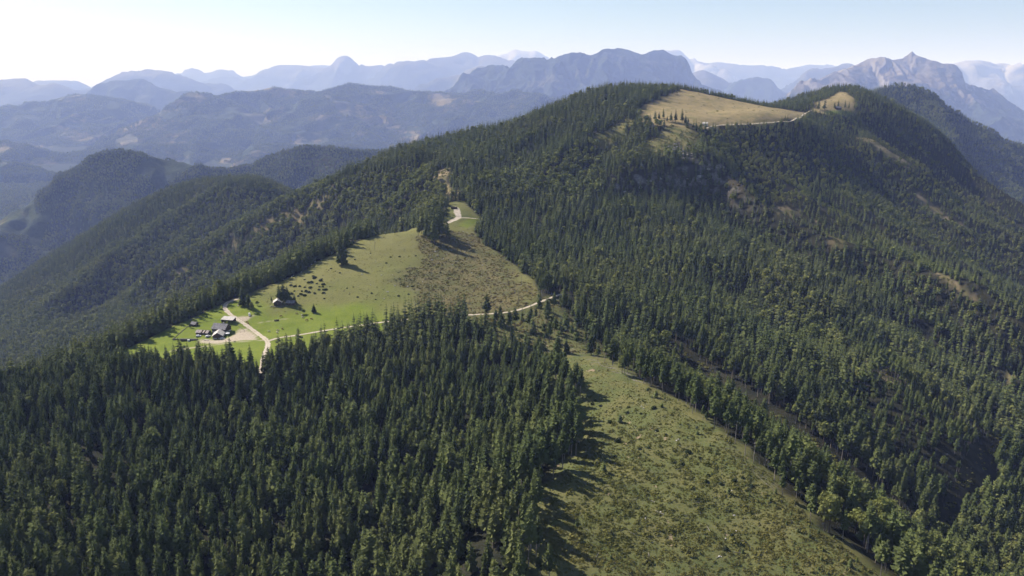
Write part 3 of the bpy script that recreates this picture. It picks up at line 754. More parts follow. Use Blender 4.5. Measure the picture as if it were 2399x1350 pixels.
M_BARK = plain('grey_brown_bark', (0.13, 0.105, 0.085), 0.95, 0.05, 0.4, 2.0)
M_BARKPALE = plain('pale_bark', (0.24, 0.21, 0.175), 0.95, 0.05, 0.35, 2.0)
M_SPRUCE = needle_material('spruce_needles', (0.030, 0.047, 0.019), (0.112, 0.138, 0.045))
M_LARCH = needle_material('larch_needles', (0.094, 0.118, 0.042), (0.145, 0.166, 0.056), 0.38)
M_LEAF = needle_material('beech_leaves', (0.080, 0.102, 0.032), (0.172, 0.190, 0.056), 0.3)
M_SCRUB = needle_material('scrub_leaves', (0.085, 0.098, 0.026), (0.165, 0.160, 0.048), 0.3)
M_TUSSOCK = needle_material('dry_tussock', (0.085, 0.078, 0.034), (0.17, 0.14, 0.06), 0.3)

class Geo:
    def __init__(self): self.v = []; self.f = []
    def add(self, vs, fs):
        k = len(self.v); self.v += [tuple(p) for p in vs]; self.f += [tuple(i + k for i in f) for f in fs]
    def tube(self, a, b, r0, r1, n=6):
        a, b = np.array(a, float), np.array(b, float); d = b - a; L = np.linalg.norm(d); d = d / (L + 1e-9)
        u = np.cross(d, [0, 0, 1] if abs(d[2]) < 0.9 else [1, 0, 0]); u /= np.linalg.norm(u); w = np.cross(d, u)
        vs = [c + (u * math.cos(t) + w * math.sin(t)) * r for c, r in ((a, r0), (b, r1)) for t in [2 * math.pi * i / n for i in range(n)]]
        self.add(vs, [(i, (i + 1) % n, n + (i + 1) % n, n + i) for i in range(n)] + [tuple(range(n - 1, -1, -1)), tuple(range(n, 2 * n))])
    def box(self, c, s, rz=0.0):
        cx, cy, cz = c; sx, sy, sz = s[0] / 2, s[1] / 2, s[2] / 2; co, si = math.cos(rz), math.sin(rz)
        vs = []
        for z in (-sz, sz):
            for x, y in ((-sx, -sy), (sx, -sy), (sx, sy), (-sx, sy)):
                vs.append((cx + x * co - y * si, cy + x * si + y * co, cz + z))
        self.add(vs, [(3, 2, 1, 0), (4, 5, 6, 7), (0, 1, 5, 4), (1, 2, 6, 5), (2, 3, 7, 6), (3, 0, 4, 7)])
    def mesh(self, name, mat, sm=False): return mesh_from(name, self.v, self.f, (mat,) if mat else (), sm)

def spruce_trunk(H, lo=5, r=0.24):
    g = Geo(); rs = random.Random(lo)
    bend = rs.uniform(-0.15, 0.15)
    pts = [(0, 0, -1.2), (bend * 0.5, 0, H * 0.4), (bend, bend * 0.4, H * 0.75), (bend * 0.6, 0, H * 0.985)]
    rr = [r * 1.25, r * 0.8, r * 0.4, 0.03]
    for a, b, p, q in zip(pts[:-1], pts[1:], rr[:-1], rr[1:]): g.tube(a, b, p, q, lo)
    return g

def spruce_crown(seed, H=20.0, R=2.7, z0=0.18, levels=24, per=7, power=0.85, droop=0.5, ragged=0.28, simple=False):
    rs = random.Random(seed); g = Geo()
    lean = rs.uniform(0, 6.28)
    for k in range(levels):
        f = (k + rs.uniform(-0.25, 0.25)) / levels; f = min(max(f, 0), 1)
        z = H * (z0 + (0.985 - z0) * f)
        Rk = R * ((1 - f) ** power) * (0.55 + 0.45 * min(1, (f + 0.02) * 7)) + 0.12
        n = max(3, int(round(per * (0.6 + 0.5 * (1 - f)))))
        a0 = rs.uniform(0, 6.28)
        for i in range(n):
            if rs.random() < 0.08: continue
            a = a0 + (i + rs.uniform(-0.35, 0.35)) * 6.283 / n
            L = Rk * (1 + rs.uniform(-ragged, ragged)) * (1 + 0.12 * math.cos(a - lean))
            dr = droop * (1 - f) ** 0.7 - 0.25 * f ** 2 + rs.uniform(-0.08, 0.12)
            ca, sa = math.cos(a), math.sin(a)
            w = L * (0.34 if not simple else 0.55) + 0.10; hang = w * (0.55 + 0.4 * (1 - f))
            def P(r, s, dz): return (ca * r - sa * s, sa * r + ca * s, z + dz)
            if simple:
                g.add([P(0, 0, 0.35), P(L * 0.6, -w, -dr * L * 0.8 - hang * 0.6), P(L, 0, -dr * L), P(L * 0.6, w, -dr * L * 0.8 - hang * 0.6)], [(0, 1, 2), (0, 2, 3)])
            else:
                m = 0.55
                g.add([P(0.05, 0, 0.25), P(L * m, 0, -dr * L * 0.42), P(L, 0, -dr * L * 0.9 + 0.1 * L),
                       P(L * 0.35, -w * 0.8, -dr * L * 0.35 - hang * 0.8), P(L * 0.78, -w * 0.75, -dr * L * 0.8 - hang * 0.6),
                       P(L * 0.35, w * 0.8, -dr * L * 0.35 - hang * 0.8), P(L * 0.78, w * 0.75, -dr * L * 0.8 - hang * 0.6)],
                      [(0, 3, 1), (1, 3, 4), (1, 4, 2), (0, 1, 5), (1, 6, 5), (1, 2, 6)])
    g.tube((0, 0, H * 0.95), (0, 0, H * 1.03), 0.10, 0.01, 4)
    return g

def leaf_crown(seed, H=16.0, R=4.2, z0=0.3, n=420, size=0.75, lobes=8):
    rs = np.random.default_rng(seed); g = Geo()
    C = []
    for i in range(lobes):
        a = 6.283 * i / lobes + rs.uniform(-0.4, 0.4); t = rs.uniform(0, 1); rr = R * 0.5 * math.sqrt(1 - 0.6 * t) * rs.uniform(0.7, 1.1)
        C.append((math.cos(a) * rr, math.sin(a) * rr, H * (z0 + (0.86 - z0) * (0.25 + 0.65 * t)), R * rs.uniform(0.38, 0.58)))
    C.append((0, 0, H * 0.80, R * 0.5)); C.append((0, 0, H * (z0 + 0.25), R * 0.6))
    for i in range(n):
        c = C[rs.integers(len(C))]
        d = rs.normal(size=3); d[2] = d[2] * 0.8 + 0.25; d /= np.linalg.norm(d)
        p = np.array(c[:3]) + d * c[3] * np.array([1, 1, 1.1]) * rs.uniform(0.72, 1.08)
        nn = d + rs.normal(size=3) * 0.45; nn /= np.linalg.norm(nn)
        u = np.cross(nn, rs.normal(size=3)); u /= np.linalg.norm(u) + 1e-9; w = np.cross(nn, u)
        s = size * rs.uniform(0.6, 1.3)
        g.add([p + u * s, p + w * s * 0.8 + nn * 0.1, p - u * s * 0.9, p - w * s * 0.7 + nn * 0.05], [(0, 1, 2, 3)])
    return g

def leaf_trunk(seed, H=16.0):
    g = Geo(); rs = random.Random(seed)
    g.tube((0, 0, -1.0), (0.1, 0, H * 0.4), 0.30, 0.20, 6); g.tube((0.1, 0, H * 0.4), (0, 0.1, H * 0.78), 0.20, 0.05, 5)
    for i in range(5):
        a = 1.257 * i + rs.uniform(-0.3, 0.3); z = H * rs.uniform(0.3, 0.5)
        g.tube((0.05, 0, z), (math.cos(a) * 2.2, math.sin(a) * 2.2, z + H * 0.2), 0.11, 0.03, 4)
    return g

def join_meshes(name, parts):
    """one mesh with a material slot for each (Geo, material)"""
    v, f, mi = [], [], []
    for s, (g, m) in enumerate(parts):
        k = len(v); v += g.v; f += [tuple(i + k for i in q) for q in g.f]; mi += [s] * len(g.f)
    me = mesh_from(name, v, f, [m for _, m in parts]); me.polygons.foreach_set('material_index', np.array(mi, np.int32)); return me

# kinds: detailed shapes for trees standing near, plainer ones for the far slopes; every shape is 20 m (spruce) or 16 m (beech) tall
SP = [dict(seed=1, R=3.1, power=0.66, levels=20), dict(seed=2, R=2.7, power=0.7, levels=21, ragged=0.36), dict(seed=3, R=3.5, z0=0.12, droop=0.55, power=0.72, levels=20), dict(seed=4, R=2.9, z0=0.24, ragged=0.42, power=0.6, levels=18), dict(seed=5, R=3.3, z0=0.18, power=0.58, ragged=0.4, levels=19), dict(seed=6, R=2.5, z0=0.2, power=0.62, levels=19, ragged=0.4), dict(seed=7, R=3.6, z0=0.15, power=0.55, levels=17, ragged=0.5, per=6)]
SPB = [dict(seed=11, R=2.7, z0=0.46, power=0.55, levels=15, ragged=0.38), dict(seed=12, R=2.3, z0=0.40, power=0.6, levels=16, ragged=0.42), dict(seed=13, R=2.9, z0=0.5, power=0.5, levels=14, ragged=0.45)]
LA = [dict(seed=21, R=3.4, z0=0.18, power=0.52, droop=0.28, ragged=0.45, per=7, levels=19), dict(seed=22, R=3.0, z0=0.24, power=0.5, droop=0.2, ragged=0.5, per=6, levels=18), dict(seed=23, R=3.7, z0=0.15, power=0.6, droop=0.35, ragged=0.45, per=7, levels=18)]
SHAPES = {}     # kind -> list of (crown mesh, trunk mesh, joined mesh)
def add_shape(kind, crown, cm, trunk, tm):
    SHAPES.setdefault(kind, []).append((crown.mesh('crown', cm), trunk.mesh('trunk', tm), join_meshes(kind, [(crown, cm), (trunk, tm)])))
for k in SP: add_shape('spruce', spruce_crown(**k), M_SPRUCE, spruce_trunk(20.0), M_BARK)
for k in SPB: add_shape('bare', spruce_crown(**k), M_SPRUCE, spruce_trunk(20.0, 5, 0.20), M_BARKPALE)
for k in LA: add_shape('larch', spruce_crown(**k), M_LARCH, spruce_trunk(20.0), M_BARK)
for s in (31, 32, 33): add_shape('beech', leaf_crown(s, R=3.9 + 0.3 * (s - 31), n=430), M_LEAF, leaf_trunk(s), M_BARK)
for s in (41, 42, 43): add_shape('spruce_far', spruce_crown(s, R=2.9, z0=0.1, levels=10, per=6, power=0.7, ragged=0.4, simple=True), M_SPRUCE, spruce_trunk(20.0, 3), M_BARK)
for s in (51,): add_shape('larch_far', spruce_crown(s, R=3.3, z0=0.15, levels=9, per=6, power=0.55, ragged=0.45, simple=True), M_LARCH, spruce_trunk(20.0, 3), M_BARK)
for s in (61, 62): add_shape('beech_far', leaf_crown(s, n=85, size=1.55), M_LEAF, leaf_trunk(s), M_BARK)

def bush(seed, n=26, R=0.8, H=0.9, size=0.34):
    rs = np.random.default_rng(seed); g = Geo()
    for i in range(n):
        a = rs.uniform(0, 6.283); r = R * math.sqrt(rs.uniform()) ; z = H * rs.uniform(0.05, 1) * (1 - 0.6 * (r / R) ** 2)
        p = np.array([math.cos(a) * r, math.sin(a) * r, z]); nn = np.array([p[0], p[1], 0.5]) + rs.normal(size=3) * 0.4; nn /= np.linalg.norm(nn)
        u = np.cross(nn, rs.normal(size=3)); u /= np.linalg.norm(u) + 1e-9; w = np.cross(nn, u); s = size * rs.uniform(0.6, 1.3)
        g.add([p + u * s, p + w * s, p - u * s, p - w * s], [(0, 1, 2, 3)])
    return g

# ------------------------------------------------------------------ trees: where they stand
def scatter(x0, x1, y0, y1, s, seed):
    rs = np.random.default_rng(seed)
    X, Y = np.meshgrid(np.arange(x0, x1, s), np.arange(y0, y1, s * 0.866))
    X = X + (np.arange(X.shape[0]) % 2)[:, None] * s * 0.5
    X = X + rs.uniform(-0.42, 0.42, X.shape) * s; Y = Y + rs.uniform(-0.42, 0.42, X.shape) * s
    return X.ravel(), Y.ravel()

def seen(x, y, z, hfun, margin=120, samples=44, slack=3.0):
    """roughly: inside the picture (with a margin) and not behind a hill"""
    px, py, d = project(np.stack([x, y, z], 1))
    ok = (d > 60) & (px > -margin) & (px < 2399 + margin) & (py > -200) & (py < 1350 + margin * 1.6)
    i = np.where(ok)[0]
    vis = np.ones(len(i), bool)
    for t in np.linspace(0.03, 0.985, samples):
        xx, yy, zz = x[i] * t + CAM[0] * (1 - t), y[i] * t + CAM[1] * (1 - t), z[i] * t + CAM[2] * (1 - t)
        vis &= zz > hfun(xx, yy) - slack
    ok[i] &= vis
    return ok

TX, TY = scatter(-2050, 1750, 150, 3150, 6.5, 100)
rs = np.random.default_rng(101)
TZ = ground(TX, TY)
near_d = np.hypot(TX, TY)
op = open_at(TX, TY)
thin = bilerp(GX, GY, m_thin, TX, TY)
dens = 0.93 - 0.74 * thin
dens *= np.where(bilerp(GX, GY, m_slide, TX, TY) > 0.3, 1.6, 1.0)
keepm = (op < 0.45 + rs.uniform(-0.12, 0.12, len(TX))) & (rs.uniform(size=len(TX)) < dens)
# natural gaps
keepm &= fbm(TX / 16, TY / 16, 102, 2) > -0.5
TX, TY, TZ = TX[keepm], TY[keepm], TZ[keepm]
# heights: old stands, young stands on the upper right slope
TD = np.hypot(TX, TY)
stand = fbm(TX / 110, TY / 110, 103, 3) + 0.7 * fbm(TX / 35, TY / 35, 105, 2)
TH = 18.5 + 3.5 * stand + rs.normal(0, 3.4, len(TX))
young = smooth(1000, 1150, TY) * smooth(200, 420, TX)
TH = TH * (1 - 0.38 * young)
# tall old trees along the lower rim of the pasture and over the crest behind it
_fd, _ft = seg_dist(lay([(250,874),(400,862),(600,862),(700,833),(760,815),(830,797),(880,780),(930,759),(985,753),(1060,750)])[:, :2], TX, TY)
TH += 4.0 * smooth(60, 20, _fd)
_fd, _ft = seg_dist(lay([(870,785),(930,762),(985,756),(1060,754)])[:, :2], TX, TY)
TH += 4.0 * smooth(50, 12, _fd)
_fd, _ft = seg_dist(lay([(262,834),(430,753),(540,706),(690,646),(790,591),(870,557),(930,546)])[:, :2], TX, TY)
TH += 4.0 * smooth(70, 20, _fd)
_py = project(np.stack([TX, TY, TZ], 1))
# ribs carry younger, paler growth than the gullies
fl = bilerp(GX, GY, FLUTE * FLUTE_AREA, TX, TY)
TH = TH * (1 - 0.35 * smooth(0.62, 0.9, fl))
_fd, _ft = seg_dist(lay([(1300,1350),(1275,1235),(1268,1172),(1292,1132),(1325,1110),(1348,1062),(1348,985),(1348,930),(1322,885)])[:, :2], TX, TY)
TH += 5.0 * smooth(26, 8, _fd)
YOUNG_POLY = [(1960,940),(2100,900),(2240,960),(2330,1050),(2240,1180),(2100,1080)]
_pl = lay(YOUNG_POLY)[:, :2]
TH = np.where(inside(_pl, TX, TY), TH * 0.55, TH)
small = rs.uniform(size=len(TX)) < 0.14
TH = np.where(small, TH * rs.uniform(0.45, 0.8, len(TX)), TH); TH = np.clip(TH, 5, 29)
ok = seen(TX, TY, TZ + TH * 0.8, ground)
TX, TY, TZ, TH = TX[ok], TY[ok], TZ[ok], TH[ok]
TPX, TPY, TPD = project(np.stack([TX, TY, TZ + TH], 1))
TPYB = project(np.stack([TX, TY, TZ], 1))[1]
# kinds
u = rs.uniform(size=len(TX)); mixn = fbm(TX / 60, TY / 60, 104, 3)
def in_area(pts): return inside(np.array(pts, float), TPX, TPY)
beech_share = np.full(len(TX), 0.05) + 0.10 * smooth(0.1, 0.4, mixn)
for poly, share in (([(560,560),(700,430),(1010,370),(1050,440),(1000,480),(800,500),(620,640),(380,780),(250,830),(200,760),(380,640)], 0.72),
                    ([(0,700),(150,640),(260,560),(500,430),(700,430),(600,560),(400,640),(300,760),(0,860)], 0.40),
                    ([(1100,400),(1250,370),(1330,330),(1400,340),(1420,420),(1350,440),(1180,420)], 0.65),
                    ([(1640,300),(1800,300),(1900,340),(1900,460),(1780,470),(1700,350)], 0.65),
                    ([(1850,330),(2150,330),(2399,520),(2399,640),(2100,560)], 0.35),
                    ([(1880,1080),(2050,1100),(2399,1220),(2399,1360),(2100,1360),(1950,1220)], 0.32),
                    ([(1760,600),(1900,640),(2000,760),(1950,800),(1800,700)], 0.4)):
    beech_share = np.where(in_area(poly), share, beech_share)
beech_share = np.where((TPX < 1420) & (TPY > 700) & (TPD < 800), 0.008, beech_share)
_cd, _ct = seg_dist(lay([(262,834),(430,753),(540,706),(690,646),(790,591),(870,557),(930,546)])[:, :2], TX, TY)
beech_share = np.where(_cd < 95, 0.03, beech_share)
edge = open_at(TX + 9, TY) + open_at(TX - 9, TY) + open_at(TX, TY - 11) + open_at(TX + 8, TY - 8) + open_at(TX - 16, TY - 12)
larch_flute = 0.5 * smooth(0.55, 0.85, bilerp(GX, GY, FLUTE * FLUTE_AREA, TX, TY))
is_edge = (edge > 0.6) & (TPX > 1080) & (TPY > 620)
larch_share = 0.08 + 0.34 * smooth(500, 900, TPX) * smooth(1500, 1200, TPX) * smooth(820, 960, TPY) + 0.10 * smooth(0.0, 0.4, -mixn) + larch_flute
KIND = np.where(u < beech_share, 'beech', np.where(u < beech_share + larch_share, 'larch', 'spruce')).astype(object)
KIND = np.where(is_edge & (KIND != 'beech'), 'bare', KIND)
KIND = np.where((thin_now := bilerp(GX, GY, m_thin, TX, TY)) > 0.4, np.where(rs.uniform(size=len(TX)) < 0.7, 'bare', 'spruce'), KIND)
FARLOD = TPD > 640

# the largest in view become trees of their own; the rest of each kind is one wood
FOREST_NAMES = {'spruce': 'spruce_tree', 'bare': 'spruce_tree', 'larch': 'larch_tree', 'beech': 'beech_tree'}
in_frame = (TPX > 12) & (TPX < 2387) & (TPY < 1330) & (TPY > 200)
clear_poly = lay(CLEARING)[:, :2]
SINGLE = np.zeros(len(TX), bool)
for kinds, n in ((('spruce', 'bare'), 262), (('larch',), 220), (('beech',), 200)):
    c = np.where(np.isin(KIND, kinds) & in_frame & (TPD < 900) & (TH > 9))[0]
    SINGLE[c[np.argsort(TPD[c] / TH[c])[:n]]] = True

def tree(kind, x, y, z, h, label, group, rot=None, width=None, variant=None, name=None):
    sh = SHAPES[kind]; v = int(rs.integers(len(sh))) if variant is None else variant
    cme, tme, _ = sh[v]
    e = bpy.data.objects.new(name or FOREST_NAMES[kind], None); COL.objects.link(e)
    e.empty_display_size = 2.0
    e.location = (x, y, z); s = h / (16.0 if kind == 'beech' else 20.0)
    w = s * (width or rs.uniform(0.9, 1.25))
    e.scale = (w, w, s); e.rotation_euler = (rs.normal(0, 0.02), rs.normal(0, 0.02), rs.uniform(0, 6.28) if rot is None else rot)
    for nm, me_ in (('crown', cme), ('trunk', tme)):
        c = bpy.data.objects.new(nm, me_); COL.objects.link(c); c.parent = e
    tag(e, label, 'tree', group)
    return e

PLACES = [(60,1290,'in the bottom left corner of the near forest'),(350,1300,'at the bottom edge below the small dark gap'),(270,1060,'close round the small dark gap in the near forest'),(60,1080,'at the left edge of the near forest'),(120,930,'at the far left top of the near forest'),
 (450,930,'just below the farm pasture'),(640,900,'round the mouth of the gravel road below the farm'),(850,870,'below the track right of the road fork'),(1000,790,'where the near forest rises to the track'),(520,1130,'in the middle left of the near forest'),(760,1080,'in the very middle of the near forest'),
 (650,1290,'at the bottom edge of the near forest, left of centre'),(880,1240,'at the bottom edge of the near forest, right of centre'),(1000,1010,'in the paler right part of the near forest'),(1060,1280,'in the bottom right of the near forest'),(1180,830,'in the thin wood under the track'),(1270,930,'along the upper left rim of the cleared slope'),
 (1200,1130,'along the shadowed left rim of the cleared slope'),(1170,1300,'at the lowest left rim of the cleared slope'),(1420,790,'above the head of the cleared slope'),(1580,880,'along the upper right rim of the cleared slope'),(1720,980,'along the middle right rim of the cleared slope'),(1880,1110,'along the lower right rim of the cleared slope'),
 (2050,1220,'in the leafy wood beside the lowest right rim'),(2200,1310,'at the bottom edge of the leafy wood'),(2340,1290,'in the bottom right corner of the leafy wood'),(1750,820,'beyond the dark lane behind the rim trees'),(1950,950,'on the slope right of the dark lane'),(2150,1080,'beside the lower end of the dark lane'),(2330,1130,'at the right edge by the second dark lane'),(2250,950,'on the right-hand slope among the young trees')]
def zone_label(kind, px, py):
    word = {'spruce': 'dark green spruce', 'bare': 'bare-stemmed spruce', 'larch': 'pale green larch', 'beech': 'round leafy tree'}[kind]
    many = {'spruce': 'dark green spruces', 'bare': 'bare-stemmed spruces', 'larch': 'pale green larches', 'beech': 'round leafy trees'}[kind]
    w = min(PLACES, key=lambda q: (q[0] - px) ** 2 + (q[1] - py) ** 2)[2]
    return f'{word} {w}', f'{many} {w}'
for i in np.where(SINGLE)[0]:
    lab, grp = zone_label(KIND[i], TPX[i], TPY[i])
    tree(KIND[i], TX[i], TY[i], TZ[i] - 0.3, TH[i] * (0.82 if KIND[i] == 'beech' else 1.0), lab, grp)

# ------------------------------------------------------------------ woods: the uncountable rest, one object for each kind
def pick_group(name, meshes):
    """hold the shapes of a wood in a collection outside the scene"""
    c = bpy.data.collections.new(name)
    for k, me_ in enumerate(meshes):
        ob = bpy.data.objects.new(f'{name}_shape', me_); c.objects.link(ob)
    return c

def wood(name, label, cat, pts, scl, meshes, seed, kind='stuff', parent=None):
    pts = np.asarray(pts, np.float32)
    me = bpy.data.meshes.new(name); me.vertices.add(len(pts)); me.vertices.foreach_set('co', pts.ravel())
    a = me.attributes.new('size', 'FLOAT_VECTOR', 'POINT'); a.data.foreach_set('vector', np.asarray(scl, np.float32).ravel())
    r = np.random.default_rng(seed)
    rot = np.stack([r.normal(0, 0.025, len(pts)), r.normal(0, 0.025, len(pts)), r.uniform(0, 6.283, len(pts))], 1)
    a = me.attributes.new('turn', 'FLOAT_VECTOR', 'POINT'); a.data.foreach_set('vector', rot.astype(np.float32).ravel())
    a = me.attributes.new('shape', 'INT', 'POINT'); a.data.foreach_set('value', r.integers(0, len(meshes), len(pts)).astype(np.int32))
    o = link(bpy.data.objects.new(name, me), parent)
    ng = bpy.data.node_groups.new(name, 'GeometryNodeTree')
    ng.interface.new_socket('Geometry', in_out='INPUT', socket_type='NodeSocketGeometry'); ng.interface.new_socket('Geometry', in_out='OUTPUT', socket_type='NodeSocketGeometry')
    N, Lk = ng.nodes, ng.links
    gi, go = N.new('NodeGroupInput'), N.new('NodeGroupOutput')
    ci = N.new('GeometryNodeCollectionInfo'); ci.inputs['Collection'].default_value = pick_group(name, meshes); ci.inputs['Separate Children'].default_value = True; ci.inputs['Reset Children'].default_value = True
    ip = N.new('GeometryNodeInstanceOnPoints'); ip.inputs['Pick Instance'].default_value = True
    def named(nm, ty):
        q = N.new('GeometryNodeInputNamedAttribute'); q.data_type = ty; q.inputs['Name'].default_value = nm
        return q.outputs['Attribute']
    Lk.new(gi.outputs[0], ip.inputs['Points']); Lk.new(ci.outputs[0], ip.inputs['Instance'])
    Lk.new(named('shape', 'INT'), ip.inputs['Instance Index'])
    e2r = N.new('FunctionNodeEulerToRotation'); Lk.new(named('turn', 'FLOAT_VECTOR'), e2r.inputs[0]); Lk.new(e2r.outputs[0], ip.inputs['Rotation'])
    Lk.new(named('size', 'FLOAT_VECTOR'), ip.inputs['Scale'])
    Lk.new(ip.outputs[0], go.inputs[0])
    md = o.modifiers.new('scatter', 'NODES'); md.node_group = ng
    if label: tag(o, label, cat, kind=kind)
    return o

def sizes(h, full, seed, lo=0.9, hi=1.25):
    r = np.random.default_rng(seed); s = h / full; w = s * r.uniform(lo, hi, len(h))
    return np.stack([w, w, s], 1)

far_pts = {'spruce': [], 'larch': [], 'beech': []}
for X, Y, Z, share, sp, seed, jig in [(*HILLS[k], sh, sp, 200 + i, 0) for i, (k, sh, sp) in enumerate((
        ('wooded hill crest closing the valley behind the pasture ridge', 0.45, 10.0), ('low wooded spur at the left edge across the valley', 0.4, 13.0),
        ('wooded hill descending to the right behind the far ridge', 0.3, 10.5), ('broad wooded mountain with tan clearings in the middle distance', 0.35, 17.0),
        ('round wooded mountain at the left edge', 0.3, 19.0), ('low hazy foothills between the valley and the broad mountain', 0.35, 17.0)))]:
    hx, hy = scatter(X[0], X[-1], Y[0], Y[-1], sp, seed)
    hz = bilerp(X, Y, Z, hx, hy)
    open_noise = fbm(hx / 260, hy / 260, seed + 5, 4)
    bare_ = bilerp(X, Y, HILL_BARE[Z.shape], hx, hy) if Z.shape in HILL_BARE else 0 * hx
    m = (bare_ < 0.4) & (hz > VALLEY_Z + 10) & (open_noise < (0.26 if sp > 10.6 else 0.42))
    hx, hy, hz = hx[m], hy[m], hz[m]
    def hf(a, b): return np.maximum(ground(a, b), np.where((a > X[0]) & (a < X[-1]) & (b > Y[0]) & (b < Y[-1]), bilerp(X, Y, Z, a, b), 0))
    m = seen(hx, hy, hz + 14, hf, margin=60, samples=60, slack=2.0)
    hx, hy, hz = hx[m], hy[m], hz[m]
    r = np.random.default_rng(seed + 1); uu = r.uniform(size=len(hx)); mixh = fbm(hx / 150, hy / 150, seed + 2, 3)
    b = uu < np.clip(share + mixh * 0.5, 0.02, 0.95)
    hh = np.clip(r.normal(19, 3.5, len(hx)), 9, 28) * (1.1 if sp < 12 else 1.35)
    far_pts['beech'].append(np.stack([hx[b], hy[b], hz[b], hh[b] * 0.85], 1)); far_pts['spruce'].append(np.stack([hx[~b], hy[~b], hz[~b], hh[~b]], 1))

# woods on the valley floor between the near ridge and the hills across it
vx_, vy_ = scatter(-5600, -700, 2600, 8200, 21.0, 260)
vz_ = bilerp(vx, vy, VZ, vx_, vy_)
_k = (fbm(vx_ / 420, vy_ / 420, 261, 4) < 0.22) & (ground(vx_, vy_) < vz_ + 2)
vx_, vy_, vz_ = vx_[_k], vy_[_k], vz_[_k]
_k = seen(vx_, vy_, vz_ + 16, ground, margin=60, samples=60); vx_, vy_, vz_ = vx_[_k], vy_[_k], vz_[_k]
_r = np.random.default_rng(262); _h = _r.uniform(17, 30, len(vx_)); _b = _r.uniform(size=len(vx_)) < 0.5
far_pts['beech'].append(np.stack([vx_[_b], vy_[_b], vz_[_b], _h[_b]], 1)); far_pts['spruce'].append(np.stack([vx_[~_b], vy_[~_b], vz_[~_b], _h[~_b]], 1))
for kind, nm, lab in (('spruce', 'spruce_forest', 'dense dark green spruce forest covering the slopes'), ('bare', 'spruce_forest', 'tall bare-stemmed spruces standing in rows along the forest edges'), ('larch', 'larch_forest', 'paler green larches mixed into the spruce slopes'), ('beech', 'beech_forest', 'rounded leafy woods on the valley slopes')):
    full = 16.0 if kind == 'beech' else 20.0
    for lod, far in (('', False), ('_far', True)):
        sel = (KIND == kind) & ~SINGLE & (FARLOD if kind != 'bare' else np.ones(len(TX), bool))
        if not far: sel = (KIND == kind) & ~SINGLE & (~FARLOD if kind != 'bare' else np.ones(len(TX), bool))
        elif kind == 'bare': continue
        P = np.stack([TX[sel], TY[sel], TZ[sel] - 0.3], 1); hgt = TH[sel] * (0.85 if kind == 'beech' else 1.0)
        if far and far_pts[kind]:
            q = np.vstack(far_pts[kind]); P = np.vstack([P, q[:, :3]]); hgt = np.concatenate([hgt, q[:, 3]])
        if not len(P): continue
        w = wood(nm, lab if not far else lab + ', farther off', 'forest', P, sizes(hgt, full, 300), [s[2] for s in SHAPES[kind + lod]], 301)
        print(nm, kind, lod, len(P))
print('single trees', SINGLE.sum())

# ------------------------------------------------------------------ scrub, tussocks and saplings on the open ground
def cover(outline_mask, x0, x1, y0, y1, s, seed, thresh=0.5, dens=1.0, scale=18.0):
    x, y = scatter(x0, x1, y0, y1, s, seed); r = np.random.default_rng(seed + 1)
    m = bilerp(GX, GY, outline_mask, x, y); n = fbm(x / scale, y / scale, seed + 2, 3)
    road = np.full(x.shape, 1e9)
    k = (m > thresh) & (r.uniform(size=len(x)) < dens * smooth(-1.0, 0.3, n))
    x, y = x[k], y[k]
    for (_, _, _, w), c in zip(ROADS, ROAD_LINES):
        d, _t = seg_dist(c[::4], x, y); k2 = d > w / 2 + 1.2; x, y = x[k2], y[k2]
    z = ground(x, y); ok = seen(x, y, z + 1.5, ground, margin=60)
    return x[ok], y[ok], z[ok]

BUSH = [bush(s, 44, 0.95, 0.85, 0.24).mesh('scrub', M_SCRUB) for s in (1, 2, 3)]
TUFT = [bush(s, 22, 0.6, 0.45, 0.19).mesh('tussock', M_TUSSOCK) for s in (4, 5)] + [bush(6, 26, 0.7, 0.55, 0.2).mesh('tussock', M_SCRUB)]
x, y, z = cover(m_clear, -90, 420, 180, 700, 1.25, 400, dens=0.9, scale=9)
r = np.random.default_rng(401); big = np.where(r.uniform(size=len(x)) < 0.07, 1.9, 1.0)
# rank growth thickens down the slope and towards the right-hand edge
lush = 0.55 + 0.75 * smooth(520, 330, y)
h = np.clip(r.lognormal(-1.0, 0.5, len(x)), 0.15, 1.1) * big * lush
wood('scrub', 'low green and yellowish scrub covering the cleared slope', 'scrub', np.stack([x, y, z - 0.05], 1), np.stack([h * r.uniform(0.9, 1.5, len(h)), h * r.uniform(0.9, 1.5, len(h)), h], 1), BUSH + TUFT[2:], 402)
print('scrub', len(x))
x, y, z = cover(np.maximum(m_tuss * m_pasture, m_thin), -200, 300, 600, 1150, 2.2, 410, dens=0.8, scale=12)
r = np.random.default_rng(411); h = np.clip(r.lognormal(-0.15, 0.5, len(x)), 0.3, 2.6)
wood('tussock_grass', 'brownish tussocks and low bushes on the felled slope below the knoll', 'tussocks', np.stack([x, y, z - 0.05], 1), np.stack([h * 1.2, h * 1.2, h], 1), TUFT + TUFT[:1], 412)
x, y, z = cover(np.clip(m_pasture - m_green * 1.2 - m_tuss * 0.5, 0, 1), -420, 150, 640, 1100, 3.6, 420, thresh=0.45, dens=0.6, scale=15)
r = np.random.default_rng(421); h = np.clip(r.lognormal(-0.7, 0.45, len(x)), 0.2, 1.2)
wood('tussock_grass', 'small dark tussocks dotted over the upper pasture', 'tussocks', np.stack([x, y, z - 0.05], 1), np.stack([h * 1.4, h * 1.4, h * 0.8], 1), TUFT, 422)
x, y, z = cover(np.maximum(m_plateau, m_far), 100, 900, 1250, 2000, 7.0, 450, thresh=0.3, dens=0.55, scale=30)
r = np.random.default_rng(451); e_ = bilerp(GX, GY, np.maximum(m_plateau, m_far), x, y); k = r.uniform(size=len(x)) < np.where(e_ < 0.97, 0.9, 0.16); x, y, z = x[k], y[k], z[k]
